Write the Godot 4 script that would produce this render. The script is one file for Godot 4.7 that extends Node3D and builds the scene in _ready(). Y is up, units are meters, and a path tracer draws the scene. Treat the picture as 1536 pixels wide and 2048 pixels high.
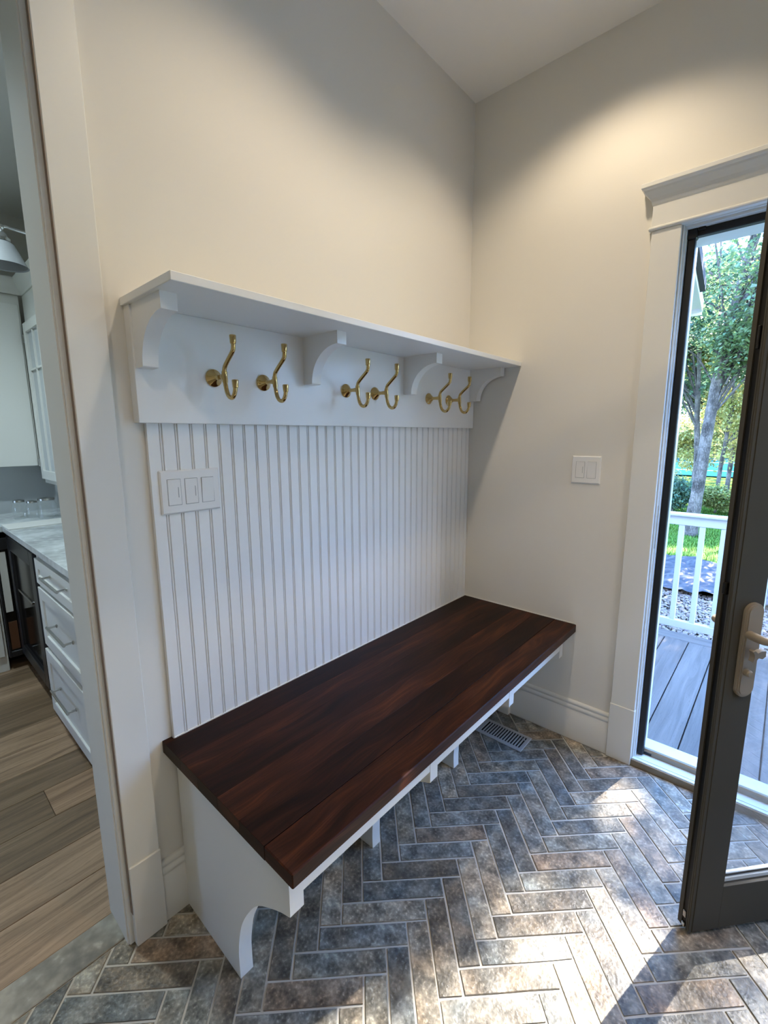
extends Node3D
# A mudroom corner: bench, beadboard, hook shelf, open glazed door to a deck; kitchen beyond a cased opening.

const EYE := Vector3(-1.9693, 1.3696, 1.2036)
const YAW := -0.8429
const PITCH := -0.1682
const ROLL := -0.0040
const FOCAL := 905.07            # pixels of a 2048 high picture
const HALF := 1024.0
const CEIL := 2.811
const SUN_TRAVEL := Vector3(-0.6629, -0.7314, -0.1610)   # the way the sunlight goes, 47 degrees high

var M := {}
var rng := RandomNumberGenerator.new()
var used := {}

# ------------------------------------------------------------------ naming
func numbered(n: String) -> String:
	if not used.has(n):
		used[n] = 0
		return n
	used[n] += 1
	return "%s_%03d" % [n, used[n]]

func tag(o: Node3D, label: String, category := "", group := "", kind := "") -> Node3D:
	if label != "": o.set_meta("label", label)
	if category != "": o.set_meta("category", category)
	if group != "": o.set_meta("group", group)
	if kind != "": o.set_meta("kind", kind)
	return o

func thing(called: String, label: String, category: String, at := Vector3.ZERO, turn := 0.0, group := "", kind := "") -> Node3D:
	var o := Node3D.new()
	o.name = numbered(called)
	add_child(o, true)
	o.position = at
	o.rotation.y = turn
	tag(o, label, category, group, kind)
	return o

func part(called: String, mesh: Mesh, mat: Material, parent: Node3D, at := Vector3.ZERO, label := "", kind := "") -> MeshInstance3D:
	var o := MeshInstance3D.new()
	o.name = called
	o.mesh = mesh
	o.material_override = mat
	parent.add_child(o, true)
	o.position = at
	if label != "": o.set_meta("label", label)
	if kind != "": o.set_meta("kind", kind)
	return o

func single(called: String, mesh: Mesh, mat: Material, label: String, category: String, at := Vector3.ZERO, group := "", kind := "") -> MeshInstance3D:
	var o := MeshInstance3D.new()
	o.name = numbered(called)
	o.mesh = mesh
	o.material_override = mat
	add_child(o, true)
	o.position = at
	tag(o, label, category, group, kind)
	return o

# ------------------------------------------------------------------ mesh helpers
func begin() -> SurfaceTool:
	var st := SurfaceTool.new()
	st.begin(Mesh.PRIMITIVE_TRIANGLES)
	return st

func auto_uv(p: Vector3, n: Vector3) -> Vector2:
	var a := n.abs()
	if a.y >= a.x and a.y >= a.z: return Vector2(p.x, p.z)
	if a.x >= a.z: return Vector2(p.z, p.y)
	return Vector2(p.x, p.y)

func tri(st: SurfaceTool, a: Vector3, b: Vector3, c: Vector3, na: Vector3, nb: Vector3, nc: Vector3, uvo := Vector2.ZERO) -> void:
	var face := (b - a).cross(c - a)
	var m := na + nb + nc
	var P := [a, b, c]
	var N := [na, nb, nc]
	if face.dot(m) > 0.0:
		P = [a, c, b]
		N = [na, nc, nb]
	for i in 3:
		st.set_normal(N[i])
		st.set_uv(auto_uv(P[i], m) + uvo)
		st.add_vertex(P[i])

func quad(st: SurfaceTool, a: Vector3, b: Vector3, c: Vector3, d: Vector3, n: Vector3, uvo := Vector2.ZERO) -> void:
	tri(st, a, b, c, n, n, n, uvo)
	tri(st, a, c, d, n, n, n, uvo)

# box from corner lo to corner hi with chamfered edges
func add_box(st: SurfaceTool, lo: Vector3, hi: Vector3, bev := 0.0, uvo := Vector2.ZERO) -> void:
	var c := (lo + hi) * 0.5
	var h := (hi - lo) * 0.5
	bev = minf(bev, minf(h.x, minf(h.y, h.z)) * 0.9)
	var axes := [Vector3.RIGHT, Vector3.UP, Vector3.BACK]
	for k in 3:
		var u: Vector3 = axes[(k + 1) % 3]
		var v: Vector3 = axes[(k + 2) % 3]
		var n: Vector3 = axes[k]
		for s in [-1.0, 1.0]:
			var o: Vector3 = c + n * s * h[k]
			var du: Vector3 = u * (h[(k + 1) % 3] - bev)
			var dv: Vector3 = v * (h[(k + 2) % 3] - bev)
			quad(st, o - du - dv, o + du - dv, o + du + dv, o - du + dv, n * s, uvo)
	if bev <= 0.0: return
	for k in 3:                      # chamfers along axis k
		var w: Vector3 = axes[k]
		var i1 := (k + 1) % 3
		var i2 := (k + 2) % 3
		var u: Vector3 = axes[i1]
		var v: Vector3 = axes[i2]
		for s in [-1.0, 1.0]:
			for t in [-1.0, 1.0]:
				var p1: Vector3 = c + u * s * h[i1] + v * t * (h[i2] - bev)
				var p2: Vector3 = c + u * s * (h[i1] - bev) + v * t * h[i2]
				var dw: Vector3 = w * (h[k] - bev)
				quad(st, p1 - dw, p1 + dw, p2 + dw, p2 - dw, (u * s + v * t).normalized(), uvo)
	for sx in [-1.0, 1.0]:
		for sy in [-1.0, 1.0]:
			for sz in [-1.0, 1.0]:
				var q := Vector3(sx * h.x, sy * h.y, sz * h.z)
				var n := Vector3(sx, sy, sz).normalized()
				tri(st, c + q - Vector3(0, sy, sz) * bev, c + q - Vector3(sx, 0, sz) * bev, c + q - Vector3(sx, sy, 0) * bev, n, n, n, uvo)

func box(lo: Vector3, hi: Vector3, bev := 0.0, uvo := Vector2.ZERO) -> ArrayMesh:
	var st := begin()
	add_box(st, lo, hi, bev, uvo)
	return st.commit()

# polygon extruded: 2D point (a, b) -> o + a*u + b*v, from w0 to w1 along w; side normals smoothed below the crease angle
func add_prism(st: SurfaceTool, poly: PackedVector2Array, u: Vector3, v: Vector3, w: Vector3, w0: float, w1: float, crease := 35.0, uvo := Vector2.ZERO, caps := true) -> void:
	var p := poly
	if Geometry2D.is_polygon_clockwise(p):
		p = p.duplicate()
		p.reverse()
	var n := p.size()
	var fn := []
	for i in n:
		var e := p[(i + 1) % n] - p[i]
		fn.append(Vector2(e.y, -e.x).normalized())
	var cc := cos(deg_to_rad(crease))
	for i in n:
		var here: Vector2 = fn[i]
		var before: Vector2 = fn[(i + n - 1) % n]
		var after: Vector2 = fn[(i + 1) % n]
		var a2 := (here + before).normalized() if here.dot(before) > cc else here
		var b2 := (here + after).normalized() if here.dot(after) > cc else here
		var na := u * a2.x + v * a2.y
		var nb := u * b2.x + v * b2.y
		var A := u * p[i].x + v * p[i].y
		var B := u * p[(i + 1) % n].x + v * p[(i + 1) % n].y
		tri(st, A + w * w0, B + w * w0, B + w * w1, na, nb, nb, uvo)
		tri(st, A + w * w0, B + w * w1, A + w * w1, na, nb, na, uvo)
	if caps:
		var idx := Geometry2D.triangulate_polygon(p)
		for k in range(0, idx.size(), 3):
			var T := []
			for j in 3:
				var q: Vector2 = p[idx[k + j]]
				T.append(u * q.x + v * q.y)
			tri(st, T[0] + w * w0, T[1] + w * w0, T[2] + w * w0, -w, -w, -w, uvo)
			tri(st, T[0] + w * w1, T[1] + w * w1, T[2] + w * w1, w, w, w, uvo)

func prism(poly: PackedVector2Array, u: Vector3, v: Vector3, w: Vector3, w0: float, w1: float, crease := 35.0, uvo := Vector2.ZERO) -> ArrayMesh:
	var st := begin()
	add_prism(st, poly, u, v, w, w0, w1, crease, uvo)
	return st.commit()

# surface of revolution: profile points (radius, height) along axis w from o
func add_lathe(st: SurfaceTool, o: Vector3, w: Vector3, prof: Array, seg := 24, crease := 35.0) -> void:
	var u := w.cross(Vector3.UP if absf(w.y) < 0.9 else Vector3.RIGHT).normalized()
	var v := w.cross(u).normalized()
	var cc := cos(deg_to_rad(crease))
	var fn := []
	for i in prof.size() - 1:
		var e: Vector2 = prof[i + 1] - prof[i]
		fn.append(Vector2(e.y, -e.x).normalized())
	for i in prof.size() - 1:
		var here: Vector2 = fn[i]
		var a2 := here
		var b2 := here
		if i > 0 and here.dot(fn[i - 1]) > cc: a2 = (here + fn[i - 1]).normalized()
		if i < prof.size() - 2 and here.dot(fn[i + 1]) > cc: b2 = (here + fn[i + 1]).normalized()
		for k in seg:
			var t0 := TAU * k / seg
			var t1 := TAU * (k + 1) / seg
			var d0 := u * cos(t0) + v * sin(t0)
			var d1 := u * cos(t1) + v * sin(t1)
			var pa: Vector2 = prof[i]
			var pb: Vector2 = prof[i + 1]
			var A := o + w * pa.y + d0 * pa.x
			var B := o + w * pa.y + d1 * pa.x
			var C := o + w * pb.y + d1 * pb.x
			var D := o + w * pb.y + d0 * pb.x
			var nA := d0 * a2.x + w * a2.y
			var nB := d1 * a2.x + w * a2.y
			var nC := d1 * b2.x + w * b2.y
			var nD := d0 * b2.x + w * b2.y
			if pa.x > 1e-5: tri(st, A, B, C, nA, nB, nC)
			if pb.x > 1e-5: tri(st, A, C, D, nA, nC, nD)

func lathe(o: Vector3, w: Vector3, prof: Array, seg := 24, crease := 35.0) -> ArrayMesh:
	var st := begin()
	add_lathe(st, o, w, prof, seg, crease)
	return st.commit()

# tube through points with a radius at each
func add_tube(st: SurfaceTool, pts: Array, rad: Array, seg := 12) -> void:
	var n := pts.size()
	var rings := []
	var ref := Vector3(0.123, 0.31, 0.94).normalized()
	for i in n:
		var d: Vector3 = (pts[mini(i + 1, n - 1)] - pts[maxi(i - 1, 0)]).normalized()
		var u := (ref - d * ref.dot(d))
		if u.length() < 0.05: u = d.cross(Vector3.UP)
		u = u.normalized()
		ref = u
		var v := d.cross(u)
		var ring := []
		for k in seg:
			var t := TAU * k / seg
			ring.append(u * cos(t) + v * sin(t))
		rings.append(ring)
	for i in n - 1:
		for k in seg:
			var k2 := (k + 1) % seg
			var A: Vector3 = pts[i] + rings[i][k] * rad[i]
			var B: Vector3 = pts[i] + rings[i][k2] * rad[i]
			var C: Vector3 = pts[i + 1] + rings[i + 1][k2] * rad[i + 1]
			var D: Vector3 = pts[i + 1] + rings[i + 1][k] * rad[i + 1]
			tri(st, A, B, C, rings[i][k], rings[i][k2], rings[i + 1][k2])
			tri(st, A, C, D, rings[i][k], rings[i + 1][k2], rings[i + 1][k])
	for e in [0, n - 1]:
		var d: Vector3 = (pts[0] - pts[1]).normalized() if e == 0 else (pts[n - 1] - pts[n - 2]).normalized()
		for k in seg:
			tri(st, pts[e], pts[e] + rings[e][k] * rad[e], pts[e] + rings[e][(k + 1) % seg] * rad[e], d, d, d)

func tube(pts: Array, rad: Array, seg := 12) -> ArrayMesh:
	var st := begin()
	add_tube(st, pts, rad, seg)
	return st.commit()

func spline(pts: Array, per := 6) -> Array:
	var out := []
	for i in pts.size() - 1:
		var p0: Vector3 = pts[maxi(i - 1, 0)]
		var p1: Vector3 = pts[i]
		var p2: Vector3 = pts[i + 1]
		var p3: Vector3 = pts[mini(i + 2, pts.size() - 1)]
		for k in per:
			out.append(p1.cubic_interpolate(p2, p0, p3, float(k) / per))
	out.append(pts[-1])
	return out

func spline2(pts: Array, per := 5) -> PackedVector2Array:
	var out := PackedVector2Array()
	for i in pts.size() - 1:
		var p0: Vector2 = pts[maxi(i - 1, 0)]
		var p1: Vector2 = pts[i]
		var p2: Vector2 = pts[i + 1]
		var p3: Vector2 = pts[mini(i + 2, pts.size() - 1)]
		for k in per:
			out.append(p1.cubic_interpolate(p2, p0, p3, float(k) / per))
	out.append(pts[-1])
	return out

func rounded(w: float, h: float, r: float, seg := 6) -> PackedVector2Array:   # rounded rectangle about the origin
	var out := PackedVector2Array()
	var cs := [Vector2(w / 2 - r, h / 2 - r), Vector2(-w / 2 + r, h / 2 - r), Vector2(-w / 2 + r, -h / 2 + r), Vector2(w / 2 - r, -h / 2 + r)]
	for i in 4:
		for k in seg + 1:
			var t := PI / 2 * (i + float(k) / seg)
			out.append(cs[i] + Vector2(cos(t), sin(t)) * r)
	return out

# ------------------------------------------------------------------ materials
func mat(called: String, c: Color, rough := 0.6, metal := 0.0, spec := 0.5) -> StandardMaterial3D:
	var m := StandardMaterial3D.new()
	m.resource_name = called
	m.albedo_color = c
	m.roughness = rough
	m.metallic = metal
	m.metallic_specular = spec
	M[called] = m
	return m

func noise(seed_: int, freq: float, oct := 4, kind := FastNoiseLite.TYPE_SIMPLEX_SMOOTH) -> FastNoiseLite:
	var n := FastNoiseLite.new()
	n.seed = seed_
	n.frequency = freq
	n.noise_type = kind
	n.fractal_octaves = oct
	return n

func tex(im: Image) -> ImageTexture:
	return ImageTexture.create_from_image(im)

# wood: grain along u. Returns a picture of w by h pixels that repeats
func wood_image(w: int, h: int, dark: Color, mid: Color, light: Color, seed_: int, streak := 1.0) -> Image:
	var im := Image.create(w, h, false, Image.FORMAT_RGB8)
	var n1 := noise(seed_, 1.0, 3)
	var n2 := noise(seed_ + 1, 1.0, 4)
	var n3 := noise(seed_ + 2, 1.0, 2)
	for y in h:
		var v := float(y) / h
		for x in w:
			var a := TAU * x / w
			var cx := cos(a)
			var cy := sin(a)
			var warp := n3.get_noise_3d(cx * 0.7, cy * 0.7, v * 5.0) * 0.6
			var broad := n1.get_noise_3d(cx * 0.45, cy * 0.45, v * 9.0 + warp)
			var fine := n2.get_noise_3d(cx * 1.3, cy * 1.3, v * 70.0 + warp * 6.0)
			var pore := n3.get_noise_3d(cx * 9.0, cy * 9.0, v * 260.0)
			var t := 0.5 + 0.55 * broad + 0.35 * fine * streak
			var c := dark.lerp(mid, clampf(t * 2.0, 0.0, 1.0)).lerp(light, clampf(t * 2.0 - 1.0, 0.0, 1.0))
			if pore > 0.45: c = c.darkened((pore - 0.45) * 0.8)
			im.set_pixel(x, y, c)
	return im

func mottle_image(size: int, seed_: int, base: float, amp: float, tint := 0.0) -> Image:
	var na := noise(seed_, 0.011, 4).get_seamless_image(size, size)
	var nb := noise(seed_ + 7, 0.06, 4).get_seamless_image(size, size)
	var nc := noise(seed_ + 9, 0.006, 2).get_seamless_image(size, size)
	var im := Image.create(size, size, false, Image.FORMAT_RGB8)
	for y in size:
		for x in size:
			var a := na.get_pixel(x, y).r - 0.5
			var b := nb.get_pixel(x, y).r - 0.5
			var c := nc.get_pixel(x, y).r - 0.5
			var t := base + amp * (a * 1.1 + b * 0.7)
			if b > 0.22: t += (b - 0.22) * amp * 2.2
			t = clampf(t, 0.02, 1.0)
			im.set_pixel(x, y, Color(clampf(t * (1.0 + tint * c), 0, 1), t, clampf(t * (1.0 - tint * c), 0, 1)))
	return im

func make_materials() -> void:
	mat("wall_paint", Color(0.885, 0.875, 0.845), 0.75, 0.0, 0.35)
	mat("ceiling_paint", Color(0.90, 0.895, 0.88), 0.9, 0.0, 0.2)
	mat("trim_paint", Color(0.885, 0.885, 0.865), 0.38, 0.0, 0.5)
	mat("cabinet_paint", Color(0.90, 0.90, 0.88), 0.4)
	mat("bead_paint", Color(0.935, 0.938, 0.93), 0.32, 0.0, 0.6)
	mat("switch_plastic", Color(0.92, 0.92, 0.91), 0.3)
	mat("gap_dark", Color(0.10, 0.10, 0.10), 0.8)
	mat("brass", Color(0.79, 0.68, 0.46), 0.10, 1.0)
	mat("steel", Color(0.75, 0.75, 0.74), 0.22, 1.0)
	mat("chrome", Color(0.88, 0.89, 0.90), 0.1, 1.0)
	mat("black_rubber", Color(0.03, 0.03, 0.03), 0.5)
	mat("lock_metal", Color(0.10, 0.095, 0.085), 0.4, 0.6)
	mat("door_paint", Color(0.29, 0.275, 0.24), 0.5, 0.0, 0.3)
	mat("handle_almond", Color(0.57, 0.525, 0.46), 0.4)
	mat("sill_vinyl", Color(0.86, 0.88, 0.88), 0.3)
	mat("sill_tan", Color(0.56, 0.51, 0.43), 0.35, 0.3)
	mat("register_grey", Color(0.72, 0.72, 0.72), 0.4, 0.2)
	mat("register_dark", Color(0.05, 0.05, 0.05), 0.9)
	mat("rail_white", Color(0.80, 0.81, 0.82), 0.45)
	mat("fridge_steel", Color(0.23, 0.23, 0.24), 0.35, 0.7)
	mat("fridge_black", Color(0.02, 0.02, 0.022), 0.12)
	mat("fridge_inside", Color(0.30, 0.28, 0.28), 0.5)
	mat("box_brown", Color(0.36, 0.22, 0.12), 0.7)
	mat("roof_dark", Color(0.22, 0.22, 0.23), 0.9)
	mat("siding_white", Color(0.84, 0.85, 0.85), 0.7)
	mat("court_teal", Color(0.13, 0.31, 0.31), 1.0, 0.0, 0.05)
	mat("court_line", Color(0.85, 0.87, 0.86), 0.7)
	mat("grout", Color(0.74, 0.725, 0.69), 0.9, 0.0, 0.3)
	mat("sponge_grey", Color(0.55, 0.56, 0.57), 0.6)
	mat("paper_white", Color(0.88, 0.88, 0.87), 0.7)
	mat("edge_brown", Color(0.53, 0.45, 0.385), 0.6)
	mat("mulch_bed", Color(0.25, 0.21, 0.18), 0.95)

	var g := mat("glass", Color(1, 1, 1, 0.03), 0.0)
	g.transparency = BaseMaterial3D.TRANSPARENCY_ALPHA
	var dg := mat("door_glass", Color(1, 1, 1, 0.02), 0.01)
	dg.transparency = BaseMaterial3D.TRANSPARENCY_ALPHA
	var jar := mat("jar_glass", Color(0.80, 0.86, 0.86, 0.10), 0.0)
	jar.transparency = BaseMaterial3D.TRANSPARENCY_ALPHA

	var lens := mat("lamp_lens", Color(1.0, 0.95, 0.85), 0.5)
	lens.emission_enabled = true
	lens.emission = Color(1.0, 0.86, 0.66)
	lens.emission_energy_multiplier = 1.6

	var lens2 := lens.duplicate() as StandardMaterial3D
	lens2.emission = Color(0.90, 0.97, 1.0)
	lens2.resource_name = "fill_lens_cool"
	M["fill_lens_cool"] = lens2  # lens of the added kitchen fill lamps

	# dark stained bench wood: the grain runs along u
	var bench := mat("bench_wood", Color(1, 1, 1), 0.42, 0.0, 0.25)
	bench.albedo_texture = tex(wood_image(768, 384, Color(0.115, 0.055, 0.032), Color(0.21, 0.103, 0.056), Color(0.35, 0.188, 0.10), 11))
	bench.uv1_scale = Vector3(0.7, 2.6, 1)
	for k in 6:
		var b := bench.duplicate() as StandardMaterial3D
		var f: float = [0.66, 0.90, 0.72, 1.0, 0.70, 0.96][k]
		b.albedo_color = Color(f, f, f) if f <= 1.0 else Color(1, 1, 1)
		b.resource_name = "bench_wood_%d" % k
		M[b.resource_name] = b
	# oak floor of the kitchen
	var oak_tex := tex(wood_image(768, 384, Color(0.46, 0.37, 0.285), Color(0.63, 0.52, 0.41), Color(0.74, 0.62, 0.505), 31))
	for k in 4:
		var o := mat("oak_%d" % k, [Color(1, 1, 1), Color(0.86, 0.88, 0.88), Color(0.94, 0.92, 0.90), Color(0.78, 0.78, 0.76)][k], 0.42)
		o.albedo_texture = oak_tex
		o.uv1_scale = Vector3(0.45, 2.4, 1)
	# deck boards, grey-brown composite
	var deck_tex := tex(wood_image(512, 256, Color(0.40, 0.38, 0.37), Color(0.50, 0.475, 0.46), Color(0.58, 0.55, 0.53), 51, 0.6))
	for k in 3:
		var d := mat("deck_%d" % k, [Color(0.86, 0.85, 0.84), Color(0.79, 0.79, 0.79), Color(0.83, 0.81, 0.80)][k], 0.5)
		d.albedo_texture = deck_tex
		d.uv1_scale = Vector3(0.4, 3.0, 1)
	# brick-format floor tiles
	var tile_tex := tex(mottle_image(512, 3, 0.70, 0.48, 0.12))
	var tile_bump := tex(mottle_image(512, 5, 0.5, 0.9))
	var tones := [Color(0.465, 0.459, 0.441), Color(0.420, 0.424, 0.420), Color(0.506, 0.474, 0.435), Color(0.383, 0.390, 0.393), Color(0.481, 0.435, 0.394), Color(0.451, 0.454, 0.451), Color(0.548, 0.523, 0.488), Color(0.402, 0.385, 0.363)]
	for k in tones.size():
		var t := mat("tile_%d" % k, tones[k] * Color(1.53, 1.5, 1.42), 0.44, 0.0, 0.5)
		t.albedo_color.a = 1.0
		t.albedo_texture = tile_tex
		t.uv1_triplanar = true
		t.uv1_world_triplanar = true
		t.uv1_scale = Vector3(2.3, 2.3, 2.3)
		t.uv1_offset = Vector3(0.13 * k, 0.21 * k, 0.37 * k)
		t.heightmap_enabled = true
		t.heightmap_texture = tile_bump
		t.heightmap_scale = 0.12
	# stone saddle between the tile and the oak
	var saddle := mat("saddle_stone", Color(0.66, 0.635, 0.58), 0.5)
	saddle.albedo_texture = tex(mottle_image(256, 71, 0.85, 0.35))
	saddle.uv1_triplanar = true
	saddle.uv1_world_triplanar = true
	saddle.uv1_scale = Vector3(1.5, 1.5, 1.5)
	# white veined worktop
	var top := mat("quartz", Color(0.90, 0.92, 0.93), 0.12)
	top.albedo_texture = tex(mottle_image(256, 81, 0.92, 0.22))
	top.uv1_triplanar = true
	top.uv1_world_triplanar = true
	top.uv1_scale = Vector3(1.1, 1.1, 1.1)
	mat("backsplash", Color(0.75, 0.77, 0.78), 0.35)
	# outdoors
	var lawn := mat("lawn", Color(0.38, 0.47, 0.24), 1.0, 0.0, 0.05)
	lawn.albedo_texture = tex(mottle_image(256, 91, 0.75, 0.9, 0.5))
	lawn.uv1_triplanar = true
	lawn.uv1_world_triplanar = true
	lawn.uv1_scale = Vector3(0.6, 0.6, 0.6)
	var bark := mat("bark", Color(0.56, 0.53, 0.50), 0.95, 0.0, 0.2)
	bark.albedo_texture = tex(mottle_image(256, 95, 0.72, 0.5))
	bark.uv1_triplanar = true
	bark.uv1_world_triplanar = true
	bark.uv1_scale = Vector3(2.4, 0.9, 2.4)
	bark.heightmap_enabled = true
	bark.heightmap_texture = tile_bump
	bark.heightmap_scale = 2.0
	var fab := mat("weed_fabric", Color(0.20, 0.21, 0.25), 0.55)
	fab.rim_enabled = true
	fab.rim = 0.4
	for k in 4:
		var lf := mat("leaf_%d" % k, [Color(0.47, 0.56, 0.41), Color(0.60, 0.63, 0.40), Color(0.41, 0.53, 0.45), Color(0.74, 0.73, 0.48)][k], 0.5, 0.0, 0.4)
		lf.backlight_enabled = true
		lf.backlight = Color(0.9, 0.9, 0.9)
		lf.vertex_color_use_as_albedo = true
	var pb := mat("pebble", Color(0.56, 0.51, 0.47), 0.8)
	pb.vertex_color_use_as_albedo = true
	var gr := mat("grass_blade", Color(0.42, 0.58, 0.20), 0.7)
	gr.backlight_enabled = true
	gr.backlight = Color(0.7, 0.7, 0.7)
	gr.vertex_color_use_as_albedo = true

# ------------------------------------------------------------------ view test (which pieces the picture can see)
func in_view(p: Vector3, margin := 0.06) -> bool:
	var b := Basis.from_euler(Vector3(PITCH, YAW, ROLL))
	var d := b.inverse() * (p - EYE)
	if d.z > -0.05: return false
	var x := d.x / -d.z * FOCAL / 768.0
	var y := d.y / -d.z * FOCAL / 1024.0
	return absf(x) < 1.0 + margin and absf(y) < 1.0 + margin

# ------------------------------------------------------------------
func _ready() -> void:
	rng.seed = 20240
	setup_view_and_light()
	make_materials()
	build_room()
	build_floor()
	build_cased_opening()
	build_doorway()
	build_beadboard()
	build_hook_shelf()
	build_bench()
	build_switches()
	build_register()
	build_lamps()
	build_door_leaf()
	build_kitchen()
	build_deck()
	build_garden()

func setup_view_and_light() -> void:
	var cam := Camera3D.new()
	cam.name = "camera"
	cam.position = EYE
	cam.rotation = Vector3(PITCH, YAW, ROLL)
	cam.keep_aspect = Camera3D.KEEP_HEIGHT
	cam.fov = rad_to_deg(2.0 * atan(HALF / FOCAL))
	cam.near = 0.02
	cam.far = 300.0
	add_child(cam)
	cam.current = true
	var we := WorldEnvironment.new()
	we.name = "world_environment"
	var env := Environment.new()
	env.background_mode = Environment.BG_SKY
	var sky := Sky.new()
	var sm := ProceduralSkyMaterial.new()
	sm.sky_top_color = Color(0.46, 0.64, 0.91)
	sm.sky_horizon_color = Color(0.82, 0.90, 0.98)
	sm.sky_curve = 0.12
	sm.ground_bottom_color = Color(0.32, 0.34, 0.30)
	sm.ground_horizon_color = Color(0.55, 0.60, 0.60)
	sm.sky_energy_multiplier = 3.4
	sm.ground_energy_multiplier = 1.0
	sm.sun_angle_max = 0.5
	sky.sky_material = sm
	env.sky = sky
	env.tonemap_mode = Environment.TONE_MAPPER_LINEAR
	env.tonemap_exposure = 1.16
	env.sdfgi_enabled = true
	env.ssao_enabled = true
	env.ssil_enabled = true
	we.environment = env
	add_child(we)
	var sun := DirectionalLight3D.new()
	sun.name = "sun"
	sun.basis = Basis.looking_at(SUN_TRAVEL, Vector3.UP)
	sun.light_color = Color(1.0, 0.97, 0.93)
	sun.light_energy = 10.0
	sun.light_angular_distance = 0.5
	sun.shadow_enabled = true
	add_child(sun)

# ------------------------------------------------------------------ room shell
func shell(called: String, boxes: Array, m: Material, label: String, cat: String) -> MeshInstance3D:
	var st := begin()
	for b in boxes: add_box(st, b[0], b[1])
	return single(called, st.commit(), m, label, cat, Vector3.ZERO, "", "structure")

func build_room() -> void:
	var w: Material = M["wall_paint"]
	shell("wall_back", [[Vector3(-1.675, -0.03, -0.14), Vector3(0.16, CEIL, 0.0)], [Vector3(-2.6, 2.46, -0.14), Vector3(-1.675, CEIL, 0.0)], [Vector3(-3.72, -0.03, -0.14), Vector3(-2.6, CEIL, 0.0)]], w,
		"warm white painted wall behind the bench, ending at the cased opening", "wall")
	shell("wall_right", [[Vector3(0.0, -0.03, 0.0), Vector3(0.16, CEIL, 0.845)], [Vector3(0.0, 2.09, 0.845), Vector3(0.16, CEIL, 1.70)], [Vector3(0.0, 2.09, 1.70), Vector3(0.16, CEIL, 3.05)], [Vector3(0.0, -0.03, 1.70), Vector3(0.16, 2.09, 1.83)], [Vector3(0.0, -0.03, 1.83), Vector3(0.16, 0.12, 3.05)], [Vector3(0.0, -0.03, 3.05), Vector3(0.16, CEIL, 3.34)]], w,
		"warm white painted wall with the glazed door to the deck", "wall")
	shell("wall_front", [[Vector3(-3.72, -0.03, 3.2), Vector3(0.0, CEIL, 3.34)]], w, "painted wall behind the viewer", "wall")
	shell("wall_left", [[Vector3(-3.72, -0.03, 0.0), Vector3(-3.6, CEIL, 3.2)]], w, "painted side wall left of the viewer", "wall")
	shell("ceiling", [[Vector3(-3.72, CEIL, -0.14), Vector3(0.16, CEIL + 0.12, 3.34)]], M["ceiling_paint"], "flat off-white painted ceiling", "ceiling")
	var sl := thing("window_2", "unseen tall fixed glazed panel added beside the hinge side of the open door for daylight", "window", Vector3(0.08, 0.12, 2.44), 0.0, "", "structure")  # unseen glazing, added to bring more daylight onto the beadboard
	var sf := begin()
	for s in [-1.0, 1.0]: add_box(sf, Vector3(-0.06, 0, s * 0.58 - 0.03), Vector3(0.06, 1.97, s * 0.58 + 0.03), 0.003)
	for y in [0.0, 1.91]: add_box(sf, Vector3(-0.06, y, -0.55), Vector3(0.06, y + 0.06, 0.55), 0.003)
	part("window_frame", sf.commit(), M["trim_paint"], sl)
	part("window_pane", box(Vector3(-0.003, 0.06, -0.55), Vector3(0.003, 1.91, 0.55)), M["glass"], sl)
	# baseboards: tall flat board with a two-step moulded cap; profile (out from the wall, up)
	var prof := PackedVector2Array([Vector2(0, 0), Vector2(0.016, 0), Vector2(0.016, 0.138)])
	for q in [[0.013, 0.142], [0.013, 0.147], [0.0155, 0.150], [0.0155, 0.158], [0.0125, 0.163], [0.010, 0.166], [0.010, 0.169], [0.0125, 0.172], [0.0125, 0.179], [0.009, 0.184], [0.005, 0.186], [0, 0.186]]:
		prof.append(Vector2(q[0], q[1]))
	single("baseboard_back", prism(prof, Vector3.BACK, Vector3.UP, Vector3.RIGHT, -1.578, 0.0, 50.0), M["trim_paint"], "white moulded baseboard under the bench along the beadboard wall", "baseboard", Vector3.ZERO, "", "structure")
	var st2 := begin()
	add_prism(st2, prof, Vector3.LEFT, Vector3.UP, Vector3.BACK, 0.0, 0.752, 50.0)
	add_prism(st2, prof, Vector3.LEFT, Vector3.UP, Vector3.BACK, 1.79, 3.2, 50.0)
	single("baseboard_right", st2.commit(), M["trim_paint"], "white moulded baseboard between the bench end and the door casing", "baseboard", Vector3.ZERO, "", "structure")

# ------------------------------------------------------------------ tiled floor, herringbone at 45 degrees
const W := 0.0617
const U0 := -0.729
const V0 := -1.293

func uv_to_floor(q: Vector2) -> Vector2:     # lattice cell units -> (x, z)
	var u := U0 + q.x * W
	var v := V0 + q.y * W
	return Vector2(u + v, u - v) * 0.70710678

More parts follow.
